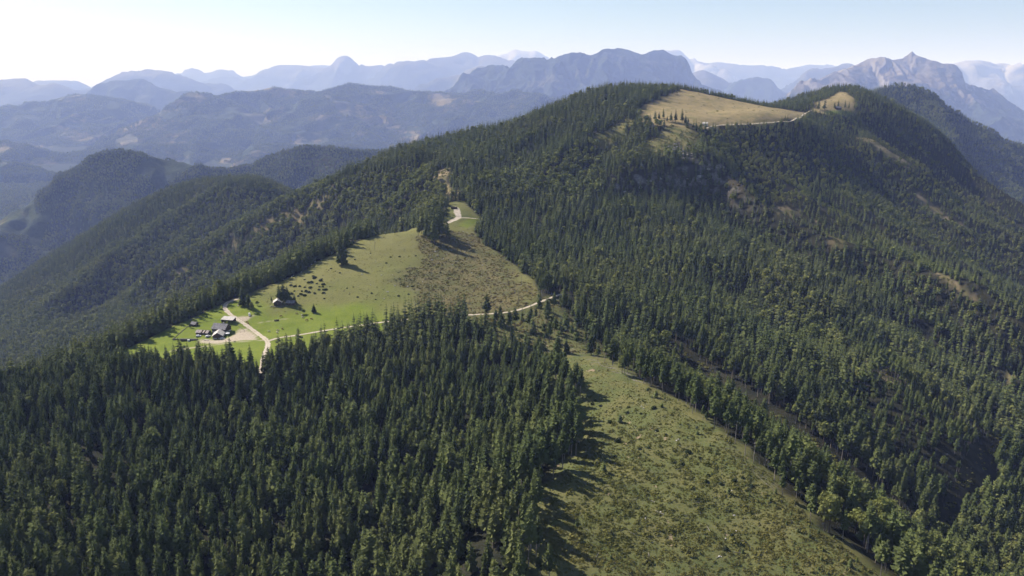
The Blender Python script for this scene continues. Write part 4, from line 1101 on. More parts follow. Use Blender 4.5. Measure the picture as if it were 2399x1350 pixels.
h = np.clip(r.lognormal(0.0, 0.45, len(x)), 0.4, 2.4)
wood('tussock_grass', 'dark tussocks and dwarf bushes dotted over the tan plateau meadow', 'tussocks', np.stack([x, y, z - 0.05], 1), np.stack([h * 1.5, h * 1.5, h * 0.8], 1), TUFT + BUSH[:1], 452)
# saplings: young spruces seeding themselves along the clearing's lower right side and in the thinned wood
x, y, z = cover(m_clear, 20, 420, 180, 560, 5.0, 430, dens=0.5, scale=22)
px_, py_, _d = project(np.stack([x, y, z], 1)); r = np.random.default_rng(431)
k = r.uniform(size=len(x)) < 0.04 + 0.9 * smooth(-110, 0, (px_ - 1900) - (py_ - 1250) * 1.0) + 0.12 * smooth(1150, 1320, py_)
x, y, z = x[k], y[k], z[k]; h = np.clip(r.lognormal(0.75, 0.45, len(x)), 1.0, 6.0)
wood('sapling_growth', 'young spruce saplings springing up on the cleared slope', 'saplings', np.stack([x, y, z - 0.1], 1), sizes(h, 20.0, 432, 1.4, 2.2), [s[2] for s in SHAPES['spruce_far'] + SHAPES['larch_far']], 433)
x, y, z = cover(np.maximum(np.maximum(m_scar, m_slide), np.maximum(m_gap * 0.8, m_bare)), -700, 1300, 300, 1800, 4.2, 440, thresh=0.3, dens=0.8, scale=20)
r = np.random.default_rng(441); h = np.clip(r.lognormal(0.1, 0.5, len(x)), 0.5, 3.5)
wood('scrub', 'scattered bushes on the bare strips and gullies of the hill', 'scrub', np.stack([x, y, z - 0.1], 1), np.stack([h * 1.2, h * 1.2, h], 1), BUSH + TUFT[:1], 442)

# ------------------------------------------------------------------ trees that stand by themselves
def stand(kind, px, py, top, label, group=None, width=None, variant=None):
    p = cast(px, py)[0]
    if np.isnan(p[0]): return None
    d = (p - CAM) @ AX_F
    h = (py - top) * d / F_PX / 0.96
    return tree(kind, p[0], p[1], p[2] - 0.2, h, label, group, width=width, variant=variant)

S = stand
S('spruce', 569, 717, 669, 'broad dark spruce beside the bend of the gravel road', None, 1.5, 2)
S('spruce', 583, 722, 684, 'spruce leaning against the broad spruce at the road bend', None, 1.5, 0)
S('beech', 591, 731, 706, 'small dark leafy tree behind the white van', None, 1.0)
S('beech', 603, 716, 704, 'dark rounded bush right of the road-bend trees', None, 1.5)
S('spruce', 655, 708, 663, 'tall thin spruce at the left of the trees over the chalet', None, 1.25, 1)
S('spruce', 665, 710, 659, 'tallest spruce of the group over the chalet', None, 1.4, 0)
S('spruce', 675, 710, 669, 'spruce at the right of the group over the chalet', None, 1.5, 2)
S('spruce', 690, 711, 689, 'low spruce beside the shaded hut', None, 1.6, 2)
S('spruce', 636, 706, 693, 'little spruce left of the chalet gable', None, 1.3, 1)
S('beech', 703, 735, 716, 'pale leafy tree on the pasture below the shaded hut', None, 1.0)
S('beech', 712, 736, 724, 'grey-green bush between the pale tree and the small spruce', None, 1.4)
S('spruce', 735, 733, 711, 'small cone-shaped spruce alone on the green pasture', None, 1.7, 2)
S('beech', 432, 821, 808, 'dark bush on the grass below the firewood stack', None, 1.2)
S('spruce', 442, 826, 815, 'short dark spruce below the firewood stack', None, 2.0, 2)
S('spruce', 446, 768, 751, 'thin spruce at the corner of the stone wall by the little hut', None, 1.2, 1)
S('spruce', 800, 620, 546, 'very tall solitary spruce on the upper pasture', None, 1.15, 2)
S('beech', 791, 597, 552, 'pale leafy tree behind the tall solitary spruce', None, 0.8)
S('beech', 768, 600, 576, 'rounded pale tree left of the tall solitary spruce on the crest', None, 1.0)
S('spruce', 715, 630, 597, 'slim spruce on the left crest of the pasture', None, 1.2, 0)
S('beech', 925, 551, 537, 'small pale tree on the pasture crest left of the knoll wood', None, 0.8)
for k, (px, py, top) in enumerate([(988,548,478),(1000,562,470),(1011,568,462),(1018,573,480),(1026,561,458),(1036,556,470),(1047,556,492),(1031,548,455),(1006,549,466),(1019,552,452),(996,574,545),(1042,546,478),(980,552,500),(1013,578,548)]):
    S('spruce' if k % 4 else 'larch', px, py, top + 12 + 8 * (k % 3), 'spruce in the small wood crowning the pasture knoll' if k % 4 else 'paler larch in the small wood crowning the pasture knoll', 'trees of the small wood on the pasture knoll' if k % 4 else 'larches of the small wood on the pasture knoll', 0.85)
for k, (px, py, top) in enumerate([(1534,281,259),(1544,278,262),(1554,278,254),(1563,285,271),(1572,285,262),(1582,286,256),(1598,287,255),(1606,288,268),(1612,289,274),(1522,293,266)]):
    S('spruce', px, py, top, 'dark spruce in the row along the lower edge of the tan plateau meadow', 'spruces in the row below the plateau meadow', 1.15)
S('spruce', 1487, 263, 236, 'taller spruce at the left rim of the tan plateau meadow', None, 1.2)
S('spruce', 1477, 280, 252, 'shorter spruce at the left rim of the tan plateau meadow', None, 1.2)
for k, (px, py, top) in enumerate([(1917,257,232),(1931,257,231),(1955,255,238),(1963,255,234),(1979,255,235),(1988,255,238),(2002,255,243)]):
    S('spruce', px, py, top, 'dark spruce scattered on the tan grass of the far ridge top', 'spruces on the far ridge top', 1.0)
S('beech', 1753, 241, 234, 'lone dark bush on the skyline of the tan plateau meadow', None, 1.3)

# dead standing trees: bare stem with stubs of branches
def dead_tree_mesh(seed, part):
    rs_ = random.Random(seed); g = Geo()
    if part == 'trunk':
        g.tube((0, 0, -0.6), (0.15, 0.1, 6.0), 0.17, 0.11, 6); g.tube((0.15, 0.1, 6.0), (0.05, 0.3, 11.0), 0.11, 0.03, 5)
    else:
        for i in range(16):
            z = rs_.uniform(3.0, 10.5); a = rs_.uniform(0, 6.28); L = (11.5 - z) * rs_.uniform(0.10, 0.24) + 0.4
            g.tube((0.1, 0.1, z), (math.cos(a) * L, math.sin(a) * L, z + rs_.uniform(-0.6, 0.3)), 0.035, 0.012, 3)
    return g
M_DEAD = plain('weathered_grey_wood', (0.27, 0.245, 0.215), 0.9, 0.05, 0.3, 1.5)
DEAD = [(dead_tree_mesh(s, 'trunk').mesh('trunk', M_DEAD), dead_tree_mesh(s, 'branches').mesh('branch_stubs', M_DEAD)) for s in (1, 2, 3)]
def dead_tree(px, py, h, label, group=None):
    p = cast(px, py)[0]; e = bpy.data.objects.new('dead_tree', None); COL.objects.link(e); e.location = p; s = h / 11.0; e.scale = (s, s, s); e.rotation_euler = (random.uniform(-.05, .05), random.uniform(-.05, .05), random.uniform(0, 6))
    t, b = random.choice(DEAD)
    for n_, m_ in (('trunk', t), ('branch_stubs', b)):
        c = bpy.data.objects.new(n_, m_); COL.objects.link(c); c.parent = e
    tag(e, label, 'dead tree', group)
dead_tree(878, 587, 12, 'bare dead tree alone on the upper pasture')
for px, py in [(1128,722),(1150,700),(1175,712),(1206,690),(1222,668),(1235,690),(1250,670),(1190,650),(1215,705),(1100,705)]:
    dead_tree(px, py, random.uniform(8, 14), 'grey leafless tree left standing on the felled slope below the knoll', 'dead trees on the felled slope')
for px, py in [(1482,875),(1390,838),(1452,858),(1700,1012),(1722,1040),(1765,1085),(1190,1170)]:
    dead_tree(px, py, random.uniform(10, 16), 'pale dead stem at the rim of the cleared ridge', 'dead stems along the cleared rim')

# dwarf pines on the pasture
def dwarf(seed):
    g = bush(seed, 70, 1.6, 1.5, 0.42); return g
M_DWARF = needle_material('dwarf_pine_needles', (0.016, 0.026, 0.012), (0.034, 0.046, 0.018), 0.1)
DW = [dwarf(s).mesh('crown', M_DWARF) for s in (71, 72, 73)]
DWS = Geo(); DWS.tube((0, 0, -0.3), (0.1, 0, 0.9), 0.12, 0.05, 5); DWS = DWS.mesh('stem', M_BARK)
def dwarf_pine(px, py, s, label, group):
    p = cast(px, py)[0]; e = bpy.data.objects.new('dwarf_pine', None); COL.objects.link(e); e.location = p; e.scale = (s * random.uniform(0.9, 1.3), s, s * random.uniform(0.7, 1.1)); e.rotation_euler.z = random.uniform(0, 6)
    for n_, m_ in (('crown', random.choice(DW)), ('stem', DWS)):
        c = bpy.data.objects.new(n_, m_); COL.objects.link(c); c.parent = e
    tag(e, label, 'bush', group)
for cx, cy in [(1710,110),(1790,165),(1840,165),(1890,85),(2030,100),(1940,185),(2060,200),(1450,220),(1530,240),(1620,240),(1710,255),(1820,260),(1990,245),(2050,245),(1520,325),(1660,330),(1740,330),(1790,350),(1980,300),(2060,300),(2100,300),(1470,380),(1640,385),(1710,410),(1900,370),(2065,365),(1590,420),(1870,45),(1915,70),(2010,130)]:
    dwarf_pine(500 + cx / 8, 642 + cy / 8, random.uniform(0.7, 1.45), 'dark low bush in the cluster uphill from the chalet trees', 'dark bushes uphill from the chalet')
for px, py in [(813,676),(828,673),(871,688),(838,697),(915,603),(936,602),(905,617),(832,609),(868,594),(796,640),(786,636),(776,630),(934,694),(957,690),(966,672),(977,634),(990,585),(974,600),(1004,620),(1032,640),(1010,655),(760,700),(880,702),(668,690)]:
    dwarf_pine(px, py, random.uniform(0.45, 0.95), 'dark low bush dotted over the upper pasture', 'dark bushes dotted over the upper pasture')
for px, py in [(1473,955),(1470,968),(1502,970),(1540,1010),(1532,958),(1448,1035),(1388,948),(1407,952),(1395,940),(1430,990),(1655,1130),(1690,1135),(1660,1115),(1700,1290),(1715,1255),(1740,1120),(1760,1140),(1720,1128),(1600,1090),(1580,1085),(1498,1052),(1440,1070),(1560,1020),(1612,1060),(1640,1075)]:
    dwarf_pine(px, py, random.uniform(0.55, 1.3), 'dark bush standing out of the scrub on the cleared slope', 'dark bushes on the cleared slope')

# boulders and fallen stems
def boulder_mesh(seed):
    bm = bmesh.new(); bmesh.ops.create_icosphere(bm, subdivisions=2, radius=1.0); rs_ = np.random.default_rng(seed)
    ax = rs_.normal(size=(7, 3)); ax /= np.linalg.norm(ax, axis=1)[:, None]
    for v in bm.verts:
        p = np.array(v.co); k = 1.0
        for a in ax: k = min(k, 0.72 / max(0.3, p @ a) if p @ a > 0.72 else k)
        v.co = Vector(p * k * (1 + rs_.uniform(-0.05, 0.05))) * 1.0
        v.co.z *= 0.7
    me_ = bpy.data.meshes.new('boulder'); bm.to_mesh(me_); bm.free(); return me_
M_STONE = plain('pale_limestone', (0.42, 0.40, 0.36), 0.95, 0.1, 0.35, 1.2)
BO = []
for s in (1, 2, 3):
    me_ = boulder_mesh(s); me_.materials.append(M_STONE); BO.append(me_)
def boulder(px, py, s, label, group):
    p = cast(px, py)[0]
    if np.isnan(p[0]): return
    o_ = link(bpy.data.objects.new('boulder', random.choice(BO))); o_.location = p + np.array([0, 0, 0.15 * s]); o_.scale = (s * random.uniform(0.8, 1.4), s * random.uniform(0.8, 1.2), s * random.uniform(0.7, 1.0)); o_.rotation_euler.z = random.uniform(0, 6)
    tag(o_, label, 'boulder', group)
for px, py in [(925,670),(955,672),(908,684),(894,645),(920,645),(868,668),(848,643),(990,660),(1008,598),(880,612),(930,690),(900,700)]:
    boulder(px, py, random.uniform(0.5, 1.1), 'pale boulder lying in the upper pasture grass', 'boulders in the upper pasture')
for px, py in [(1025,599),(1038,607),(1012,610),(1020,590),(1095,545),(1085,543),(1075,546),(1100,552),(1105,640),(1130,622),(1128,648),(1060,620),(1090,590)]:
    boulder(px, py, random.uniform(0.6, 1.3), 'pale stone on the rough slope right of the knoll wood', 'stones on the slope right of the knoll wood')
for px, py in [(684,649),(706,638),(780,592),(752,609),(738,614),(730,620),(664,655),(688,646)]:
    boulder(px, py, random.uniform(0.6, 1.3), 'white stone along the left crest of the pasture', 'stones along the left pasture crest')
for px, py in [(1508,957),(1503,953),(1545,1022),(1585,1033),(1590,1030),(1537,1012),(1690,1305),(1685,1304),(1548,1200),(1512,1215),(1545,1240),(1715,1150),(1720,1208),(1700,1262),(1725,1245),(1438,1088),(1410,1030),(1560,975)]:
    boulder(px, py, random.uniform(0.3, 0.65), 'pale stone or stump end among the scrub of the cleared slope', 'stones on the cleared slope')
for px, py in [(1575,352),(1586,345),(1600,356),(1610,364),(1620,362),(1605,372),(1592,366),(1480,432),(1465,452),(1520,425),(1545,420),(1640,415),(1660,398),(1695,392),(1610,420),(1500,440)]:
    boulder(px, py, random.uniform(2.0, 4.6), 'pale rock outcrop on the broken slope under the plateau', 'rock outcrops under the plateau')

LOG = Geo(); LOG.tube((-0.5, 0, 0), (0.0, 0.01, 0), 0.5, 0.44, 7); LOG.tube((0.0, 0.01, 0), (0.5, -0.01, 0), 0.44, 0.30, 7)
LOG = LOG.mesh('fallen_log', M_DEAD)
def fallen_log(px, py, L, ang, label, group, r_=0.2):
    p = cast(px, py)[0]
    if np.isnan(p[0]): return
    o_ = link(bpy.data.objects.new('fallen_log', LOG)); c, s_ = math.cos(ang), math.sin(ang)
    za, zb = float(ground(p[0] - c * L / 2, p[1] - s_ * L / 2)), float(ground(p[0] + c * L / 2, p[1] + s_ * L / 2))
    o_.location = (p[0], p[1], (za + zb) / 2 + r_ * 0.8); o_.scale = (L, r_, r_); o_.rotation_euler = (0, -math.atan2(zb - za, L), ang)
    tag(o_, label, 'log', group)
rl = random.Random(5)
for px, py in [(1527,1174),(1545,1202),(1512,1216),(1545,1240),(1684,1305),(1728,1296),(1739,1268),(1410,1030),(1590,1100),(1490,1170),(1640,1180),(1660,1240),(1600,1260),(1430,1140),(1560,1130),(1780,1230),(1800,1290),(1480,1250),(1520,1300),(1620,1330),(1370,1240),(1400,1300)]:
    fallen_log(px, py, rl.uniform(2.0, 5.0), rl.uniform(0, 3.14), 'short pale log left lying in the scrub of the cleared slope', 'logs lying on the cleared slope', rl.uniform(0.16, 0.3))
for k in range(26):
    t_ = k / 25; px = 1375 + t_ * 125; py = 838 + t_ * 58
    fallen_log(px + rl.uniform(-8, 8), py + rl.uniform(-9, 4), rl.uniform(6, 13), math.radians(-52 + rl.uniform(-18, 18)), 'grey stem in the line of felled trees above the cleared slope', 'felled stems above the cleared slope', rl.uniform(0.14, 0.26))
for k in range(34):
    t_ = k / 33; px = 1690 + t_ * 130; py = 1030 + t_ * 110
    fallen_log(px + rl.uniform(-14, 6), py + rl.uniform(-6, 12), rl.uniform(4, 9), math.radians(rl.uniform(-80, 20)), 'grey brushwood stem along the right rim of the cleared slope', 'brushwood along the right rim', rl.uniform(0.08, 0.16))
for k in range(16):
    t_ = k / 15; px = 1175 + t_ * 190; py = 752 + t_ * 80
    fallen_log(px + rl.uniform(-10, 10), py + rl.uniform(-8, 8), rl.uniform(5, 11), math.radians(-48 + rl.uniform(-25, 25)), 'fallen stem on the ground of the thinned wood below the track', 'fallen stems in the thinned wood', rl.uniform(0.12, 0.22))
fallen_log(1141, 713, 9, 1.9, 'white forked fallen tree on the felled slope above the track', None, 0.28)

# ------------------------------------------------------------------ farm buildings and what stands round them
M_SHINGLE = plain('weathered_grey_shingles', (0.235, 0.222, 0.215), 0.9, 0.1, 0.35, 0.7)
M_SHINGLEPALE = plain('pale_new_shingles', (0.47, 0.44, 0.39), 0.9, 0.1, 0.22, 0.5)
M_SHINGLEPINK = plain('sun_bleached_boards', (0.40, 0.345, 0.315), 0.9, 0.1, 0.35, 0.9)
M_TIMBER = plain('dark_brown_timber', (0.085, 0.060, 0.042), 0.9, 0.1, 0.35, 1.5)
M_PLASTER = plain('whitewashed_stone_wall', (0.50, 0.47, 0.42), 0.95, 0.1, 0.2, 0.8)
M_GLASS = plain('dark_window_glass', (0.02, 0.022, 0.025), 0.15, 0.5, 0.1, 1.0)
M_DOOR = plain('brown_door_wood', (0.16, 0.10, 0.06), 0.8, 0.2, 0.2, 1.5)
M_WHITE = plain('white_car_paint', (0.78, 0.78, 0.77), 0.35, 0.5, 0.06, 0.5)
M_CLOTH = plain('white_canvas', (0.80, 0.79, 0.76), 0.9, 0.1, 0.08, 0.5)
M_TYRE = plain('black_tyre_rubber', (0.02, 0.02, 0.02), 0.9, 0.2, 0.1, 1.0)
M_TARP = plain('black_tarpaulin', (0.018, 0.019, 0.022), 0.7, 0.3, 0.3, 0.6)
M_FENCE = plain('weathered_fence_wood', (0.17, 0.15, 0.125), 0.95, 0.1, 0.3, 1.0)
M_DRYSTONE = plain('grey_brown_field_stones', (0.20, 0.18, 0.155), 0.95, 0.1, 0.4, 1.2)

def part(geo, name, mat, parent): return link(bpy.data.objects.new(name, geo.mesh(name, mat)), parent)

def root(name, p, rz, label, cat, group=None):
    e = bpy.data.objects.new(name, None); COL.objects.link(e); e.location = p; e.rotation_euler.z = rz
    return tag(e, label, cat, group)

def gable_roof(L, W, h0, rise, over=0.7, thick=0.22, end=0.6):
    """two slabs meeting at the ridge (ridge along x)"""
    g = Geo(); x = L / 2 + end; y = W / 2 + over; drop = rise * over / (W / 2)
    for s in (-1, 1):
        top = [(-x, 0, h0 + rise), (x, 0, h0 + rise), (x, s * y, h0 - drop), (-x, s * y, h0 - drop)]
        up = [(a, b, c + thick) for a, b, c in top]
        f = [(0, 1, 2, 3), (4, 7, 6, 5), (0, 4, 5, 1), (1, 5, 6, 2), (2, 6, 7, 3), (3, 7, 4, 0)]
        g.add([(a, b + s * 0.004, c) for a, b, c in top + up], f if s < 0 else [q[::-1] for q in f])
    return g

def gable_walls(L, W, h0, rise):
    g = Geo(); x, y = L / 2, W / 2
    v = [(-x, -y, -1.5), (x, -y, -1.5), (x, y, -1.5), (-x, y, -1.5), (-x, -y, h0), (x, -y, h0), (x, y, h0), (-x, y, h0), (-x, 0, h0 + rise - 0.03), (x, 0, h0 + rise - 0.03)]
    g.add(v, [(0, 1, 5, 4), (1, 2, 6, 9, 5), (2, 3, 7, 6), (3, 0, 4, 8, 7), (0, 3, 2, 1), (4, 5, 9, 8), (6, 7, 8, 9)])
    return g

def house(name, px, py, rz, L, W, h0, rise, roof_mat, wall_mat, label, foot=None, windows=3, chimney=True, over=0.7, ridge_light=None):
    p = cast(px, py)[0] + np.array([0, 0, 0.1])
    e = root(name, p, rz, label, 'house')
    part(gable_walls(L, W, h0, rise), 'wall', wall_mat, e)
    if foot:
        g = Geo(); g.box((0, 0, foot / 2 - 0.75), (L + 0.12, W + 0.12, foot + 1.5)); part(g, 'stone_base', foot_mat if (foot_mat := M_PLASTER) else None, e)
    rf = part(gable_roof(L, W, h0, rise, over), 'roof', roof_mat, e)
    if chimney:
        g = Geo(); g.box((L * 0.18, 0.5, h0 + rise + 0.35), (0.8, 0.8, 1.5)); part(g, 'chimney', M_PLASTER, rf)
    for side in (-1, 1):
        for k in range(windows):
            xx = -L / 2 + L * (k + 0.7) / (windows + 0.4)
            g = Geo(); g.box((xx, side * (W / 2 + 0.06), h0 * 0.58), (0.9, 0.08, 1.0)); w_ = part(g, 'window', M_PLASTER, e)
            g = Geo(); g.box((xx, side * (W / 2 + 0.11), h0 * 0.58), (0.68, 0.05, 0.78)); part(g, 'pane', M_GLASS, w_)
    g = Geo(); g.box((L / 2 + 0.06, 0.0, 1.0), (0.1, 1.1, 2.0)); d_ = part(g, 'door', M_DOOR, e)
    g = Geo(); g.box((L / 2 + 0.14, 0.38, 1.0), (0.06, 0.06, 0.16)); part(g, 'handle', M_TYRE, d_)
    return e

house('farmhouse', 519.5, 776, math.radians(-14), 13.5, 9.5, 3.6, 3.6, M_SHINGLE, M_TIMBER, 'large farmhouse with grey shingle roof beside the gravel road', foot=1.1, windows=4)
house('farmhouse_annex', 512.5, 790, math.radians(-80), 10.5, 8.4, 2.9, 2.7, M_SHINGLEPALE, M_TIMBER, 'lower farm wing with pale roof in front of the large farmhouse', foot=0.9, windows=2, chimney=False)

def open_shed():
    p = cast(536, 755)[0]; e = root('open_shed', p, math.radians(-12), 'open shed with pale sloping roof on posts beside the road', 'shed')
    L, W = 12.5, 6.5
    g = Geo()
    v = [(-L / 2, -W / 2, 3.0), (L / 2, -W / 2, 3.0), (L / 2, W / 2, 4.6), (-L / 2, W / 2, 4.6)]
    g.add(v + [(a, b, c + 0.2) for a, b, c in v], [(3, 2, 1, 0), (4, 5, 6, 7), (0, 1, 5, 4), (1, 2, 6, 5), (2, 3, 7, 6), (3, 0, 4, 7)])
    part(g, 'roof', M_SHINGLEPALE, e)
    for x_ in (-L / 2 + 0.5, -2, 2, L / 2 - 0.5):
        for y_, h_ in ((-W / 2 + 0.4, 3.0), (W / 2 - 0.4, 4.45)):
            g = Geo(); g.box((x_, y_, h_ / 2 - 0.3), (0.24, 0.24, h_ + 0.6)); part(g, 'post', M_TIMBER, e)
    g = Geo(); g.box((0, W / 2 - 0.18, 2.1), (L - 1.2, 0.12, 4.2)); part(g, 'back_wall', M_TIMBER, e)
    g = Geo(); g.box((-L / 2 + 0.2, 0, 1.6), (0.12, W - 1.2, 3.2)); part(g, 'side_wall', M_TIMBER, e)
open_shed()
house('small_hut', 456, 763, math.radians(-20), 5.0, 4.2, 1.9, 1.7, M_SHINGLE, M_TIMBER, 'small grey hut at the corner of the fenced pasture', windows=1, chimney=False, over=0.5)
house('chalet', 651, 712, math.radians(-76), 8.0, 7.2, 2.5, 2.4, M_SHINGLEPALE, M_TIMBER, 'small chalet with pale gabled roof under the tall spruces', windows=2, over=1.0)
house('shaded_hut', 682, 713, math.radians(-8), 8.0, 5.0, 2.2, 1.6, M_SHINGLE, M_TIMBER, 'grey hut in the shade right of the chalet', windows=2, chimney=False)
house('plateau_hut', 1652, 293, math.radians(-20), 8.5, 6.5, 2.6, 2.0, M_SHINGLEPALE, M_PLASTER, 'tiny pale hut at the foot of the tan plateau meadow', windows=1, chimney=False)
house('ridge_barn', 1963, 256, math.radians(10), 12, 8, 3.0, 2.8, M_SHINGLE, M_TIMBER, 'tiny dark barn on the green patch of the far ridge', windows=1, chimney=False)

# low weathered barn with broken roof left of the farmhouse
def old_barn():
    p = cast(477, 781)[0]; e = root('old_barn', p, math.radians(-10), 'low old barn with bleached uneven roof boards left of the farmhouse', 'barn')
    part(gable_walls(12, 5.5, 1.7, 1.3), 'wall', M_TIMBER, e)
    rb = random.Random(3)
    for side in (-1, 1):
        for k in range(9):
            x_ = -6.2 + k * 1.4; g = Geo(); s0, s1 = rb.uniform(-0.12, 0.12), rb.uniform(-0.12, 0.12); w_ = 1.28
            y0, z0, y1, z1 = 0, 3.12, side * 3.5, 1.35
            q = [(x_, y0, z0 + s0), (x_ + w_, y0, z0 + s1), (x_ + w_, y1, z1 + s1 + rb.uniform(-.1, .1)), (x_, y1, z1 + s0)]
            g.add(q + [(a, b, c + 0.1) for a, b, c in q], [(0, 1, 2, 3), (4, 7, 6, 5), (0, 4, 5, 1), (1, 5, 6, 2), (2, 6, 7, 3), (3, 7, 4, 0)])
            if not (side == -1 and k in (4, 6)): part(g, 'roof_board', M_SHINGLEPINK, e)
    g = Geo(); g.box((-3, -2.84, 0.8), (1.4, 0.1, 1.6)); part(g, 'door', M_DOOR, e)
old_barn()

# firewood stack under a black sheet
def wood_stack():
    p = cast(443, 798)[0]; e = root('firewood_stack', p, math.radians(-3), 'long firewood stack under black sheeting below the old barn', 'firewood')
    g = Geo(); g.box((0, 0, 0.6), (15.5, 1.6, 1.5)); part(g, 'stacked_wood', M_TIMBER, e)
    for k in range(5):
        g = Geo(); g.add([(-7.9 + k * 3.16, -1.0, 0.5 + 0.1 * (k % 2)), (-4.8 + k * 3.16, -1.0, 0.55), (-4.8 + k * 3.16, -0.6, 1.45), (-7.9 + k * 3.16, -0.6, 1.42), (-4.8 + k * 3.16, 0.9, 1.5), (-7.9 + k * 3.16, 0.9, 1.48)], [(0, 1, 2, 3), (3, 2, 4, 5)])
        part(g, 'black_sheet', M_TARP, e)
wood_stack()
def round_tank():
    p = cast(443.6, 797.5)[0]; p = p + np.array([0.3, -2.2, 0]); e = root('water_tank', p, 0, 'white round water tank in front of the firewood stack', 'tank')
    g = Geo(); n = 14
    for r0, r1, z0, z1 in ((0.95, 1.05, -0.2, 0.3), (1.05, 1.05, 0.3, 1.2), (1.05, 0.9, 1.2, 1.5), (0.9, 0.2, 1.5, 1.62)):
        g.add([(r0 * math.cos(t), r0 * math.sin(t), z0) for t in np.linspace(0, 6.283, n, endpoint=False)] + [(r1 * math.cos(t), r1 * math.sin(t), z1) for t in np.linspace(0, 6.283, n, endpoint=False)], [(i, (i + 1) % n, n + (i + 1) % n, n + i) for i in range(n)])
    part(g, 'drum', M_CLOTH, e)
    g = Geo(); g.tube((0, 0, 1.55), (0, 0, 1.72), 0.24, 0.24, 8); part(g, 'lid', M_TYRE, e)
round_tank()
def trough():
    p = cast(412, 796)[0]; e = root('stone_trough', p, math.radians(-4), 'pale stone trough at the end of the field wall', 'trough')
    for y_ in (-0.55, 0.55):
        g = Geo(); g.box((0, y_, 0.4), (6.0, 0.25, 0.9)); part(g, 'side', M_DRYSTONE, e)
    for x_ in (-3.0, 3.0):
        g = Geo(); g.box((x_ * 0.96, 0, 0.42), (0.24, 0.84, 0.94)); part(g, 'end', M_DRYSTONE, e)
    g = Geo(); g.box((0, 0, 0.12), (5.4, 0.84, 0.3)); part(g, 'bottom', M_DRYSTONE, e)
trough()

# field wall of loose stones, each course of blocks its own stones
def field_wall(line, label, h=0.9, w=0.8, step=1.9):
    c = catmull(lay(line)[:, :2], 1.0); run = np.concatenate([[0], np.cumsum(np.linalg.norm(np.diff(c, axis=0), axis=1))])
    p0 = np.array([c[0, 0], c[0, 1], float(ground(*c[0]))]); e = root('field_wall', p0, 0, label, 'wall'); rb = random.Random(9)
    for t_ in np.arange(0, run[-1], step):
        x_, y_ = np.interp(t_ + step / 2, run, c[:, 0]), np.interp(t_ + step / 2, run, c[:, 1])
        x2, y2 = np.interp(t_ + step / 2 + 0.5, run, c[:, 0]), np.interp(t_ + step / 2 + 0.5, run, c[:, 1])
        o_ = link(bpy.data.objects.new('stone', WALLSTONE), e); o_.location = (x_ - p0[0], y_ - p0[1], float(ground(x_, y_)) - p0[2] + h * 0.35)
        o_.scale = (step * rb.uniform(0.5, 0.62), w * rb.uniform(0.5, 0.7), h * rb.uniform(0.5, 0.75)); o_.rotation_euler.z = math.atan2(y2 - y_, x2 - x_) + rb.uniform(-0.15, 0.15)
WALLSTONE = boulder_mesh(8); WALLSTONE.materials.append(M_DRYSTONE)
field_wall([(404,796),(418,784),(432,772),(444,763)], 'dry stone wall running up the grass left of the old barn')
field_wall([(444,752),(455,748),(466,745)], 'short dry stone wall on the crest above the little hut')
field_wall([(634,719),(645,720),(656,719.5),(668,718)], 'pale stone wall in front of the chalet', 1.2, 0.9)

def fence(line, label, gap=4.0, h=1.15):
    c = catmull(lay(line)[:, :2], 1.0); run = np.concatenate([[0], np.cumsum(np.linalg.norm(np.diff(c, axis=0), axis=1))])
    ts = np.arange(0, run[-1] + 0.01, gap); q = [(np.interp(t_, run, c[:, 0]), np.interp(t_, run, c[:, 1])) for t_ in ts]; q = [np.array([a, b, float(ground(a, b))]) for a, b in q]
    e = root('pasture_fence', q[0], 0, label, 'fence')
    for p in q:
        g = Geo(); a = p - q[0]; g.tube(a + [0, 0, -0.4], a + [0, 0, h], 0.09, 0.08, 5); part(g, 'post', M_FENCE, e)
    for a, b in zip(q[:-1], q[1:]):
        for z_ in (0.55, 0.95):
            g = Geo(); g.tube(a - q[0] + [0, 0, z_], b - q[0] + [0, 0, z_], 0.05, 0.05, 4); part(g, 'rail', M_FENCE, e)
fence([(464,757),(480,756),(495,754),(512,752),(522,751)], 'weathered pole fence behind the farmhouse towards the shed')
fence([(553,760),(560,766),(567,771),(573,776)], 'pole fence along the road beside the farmhouse')
fence([(573,777),(563,780),(556,782)], 'short pole fence corner beside the farm yard')

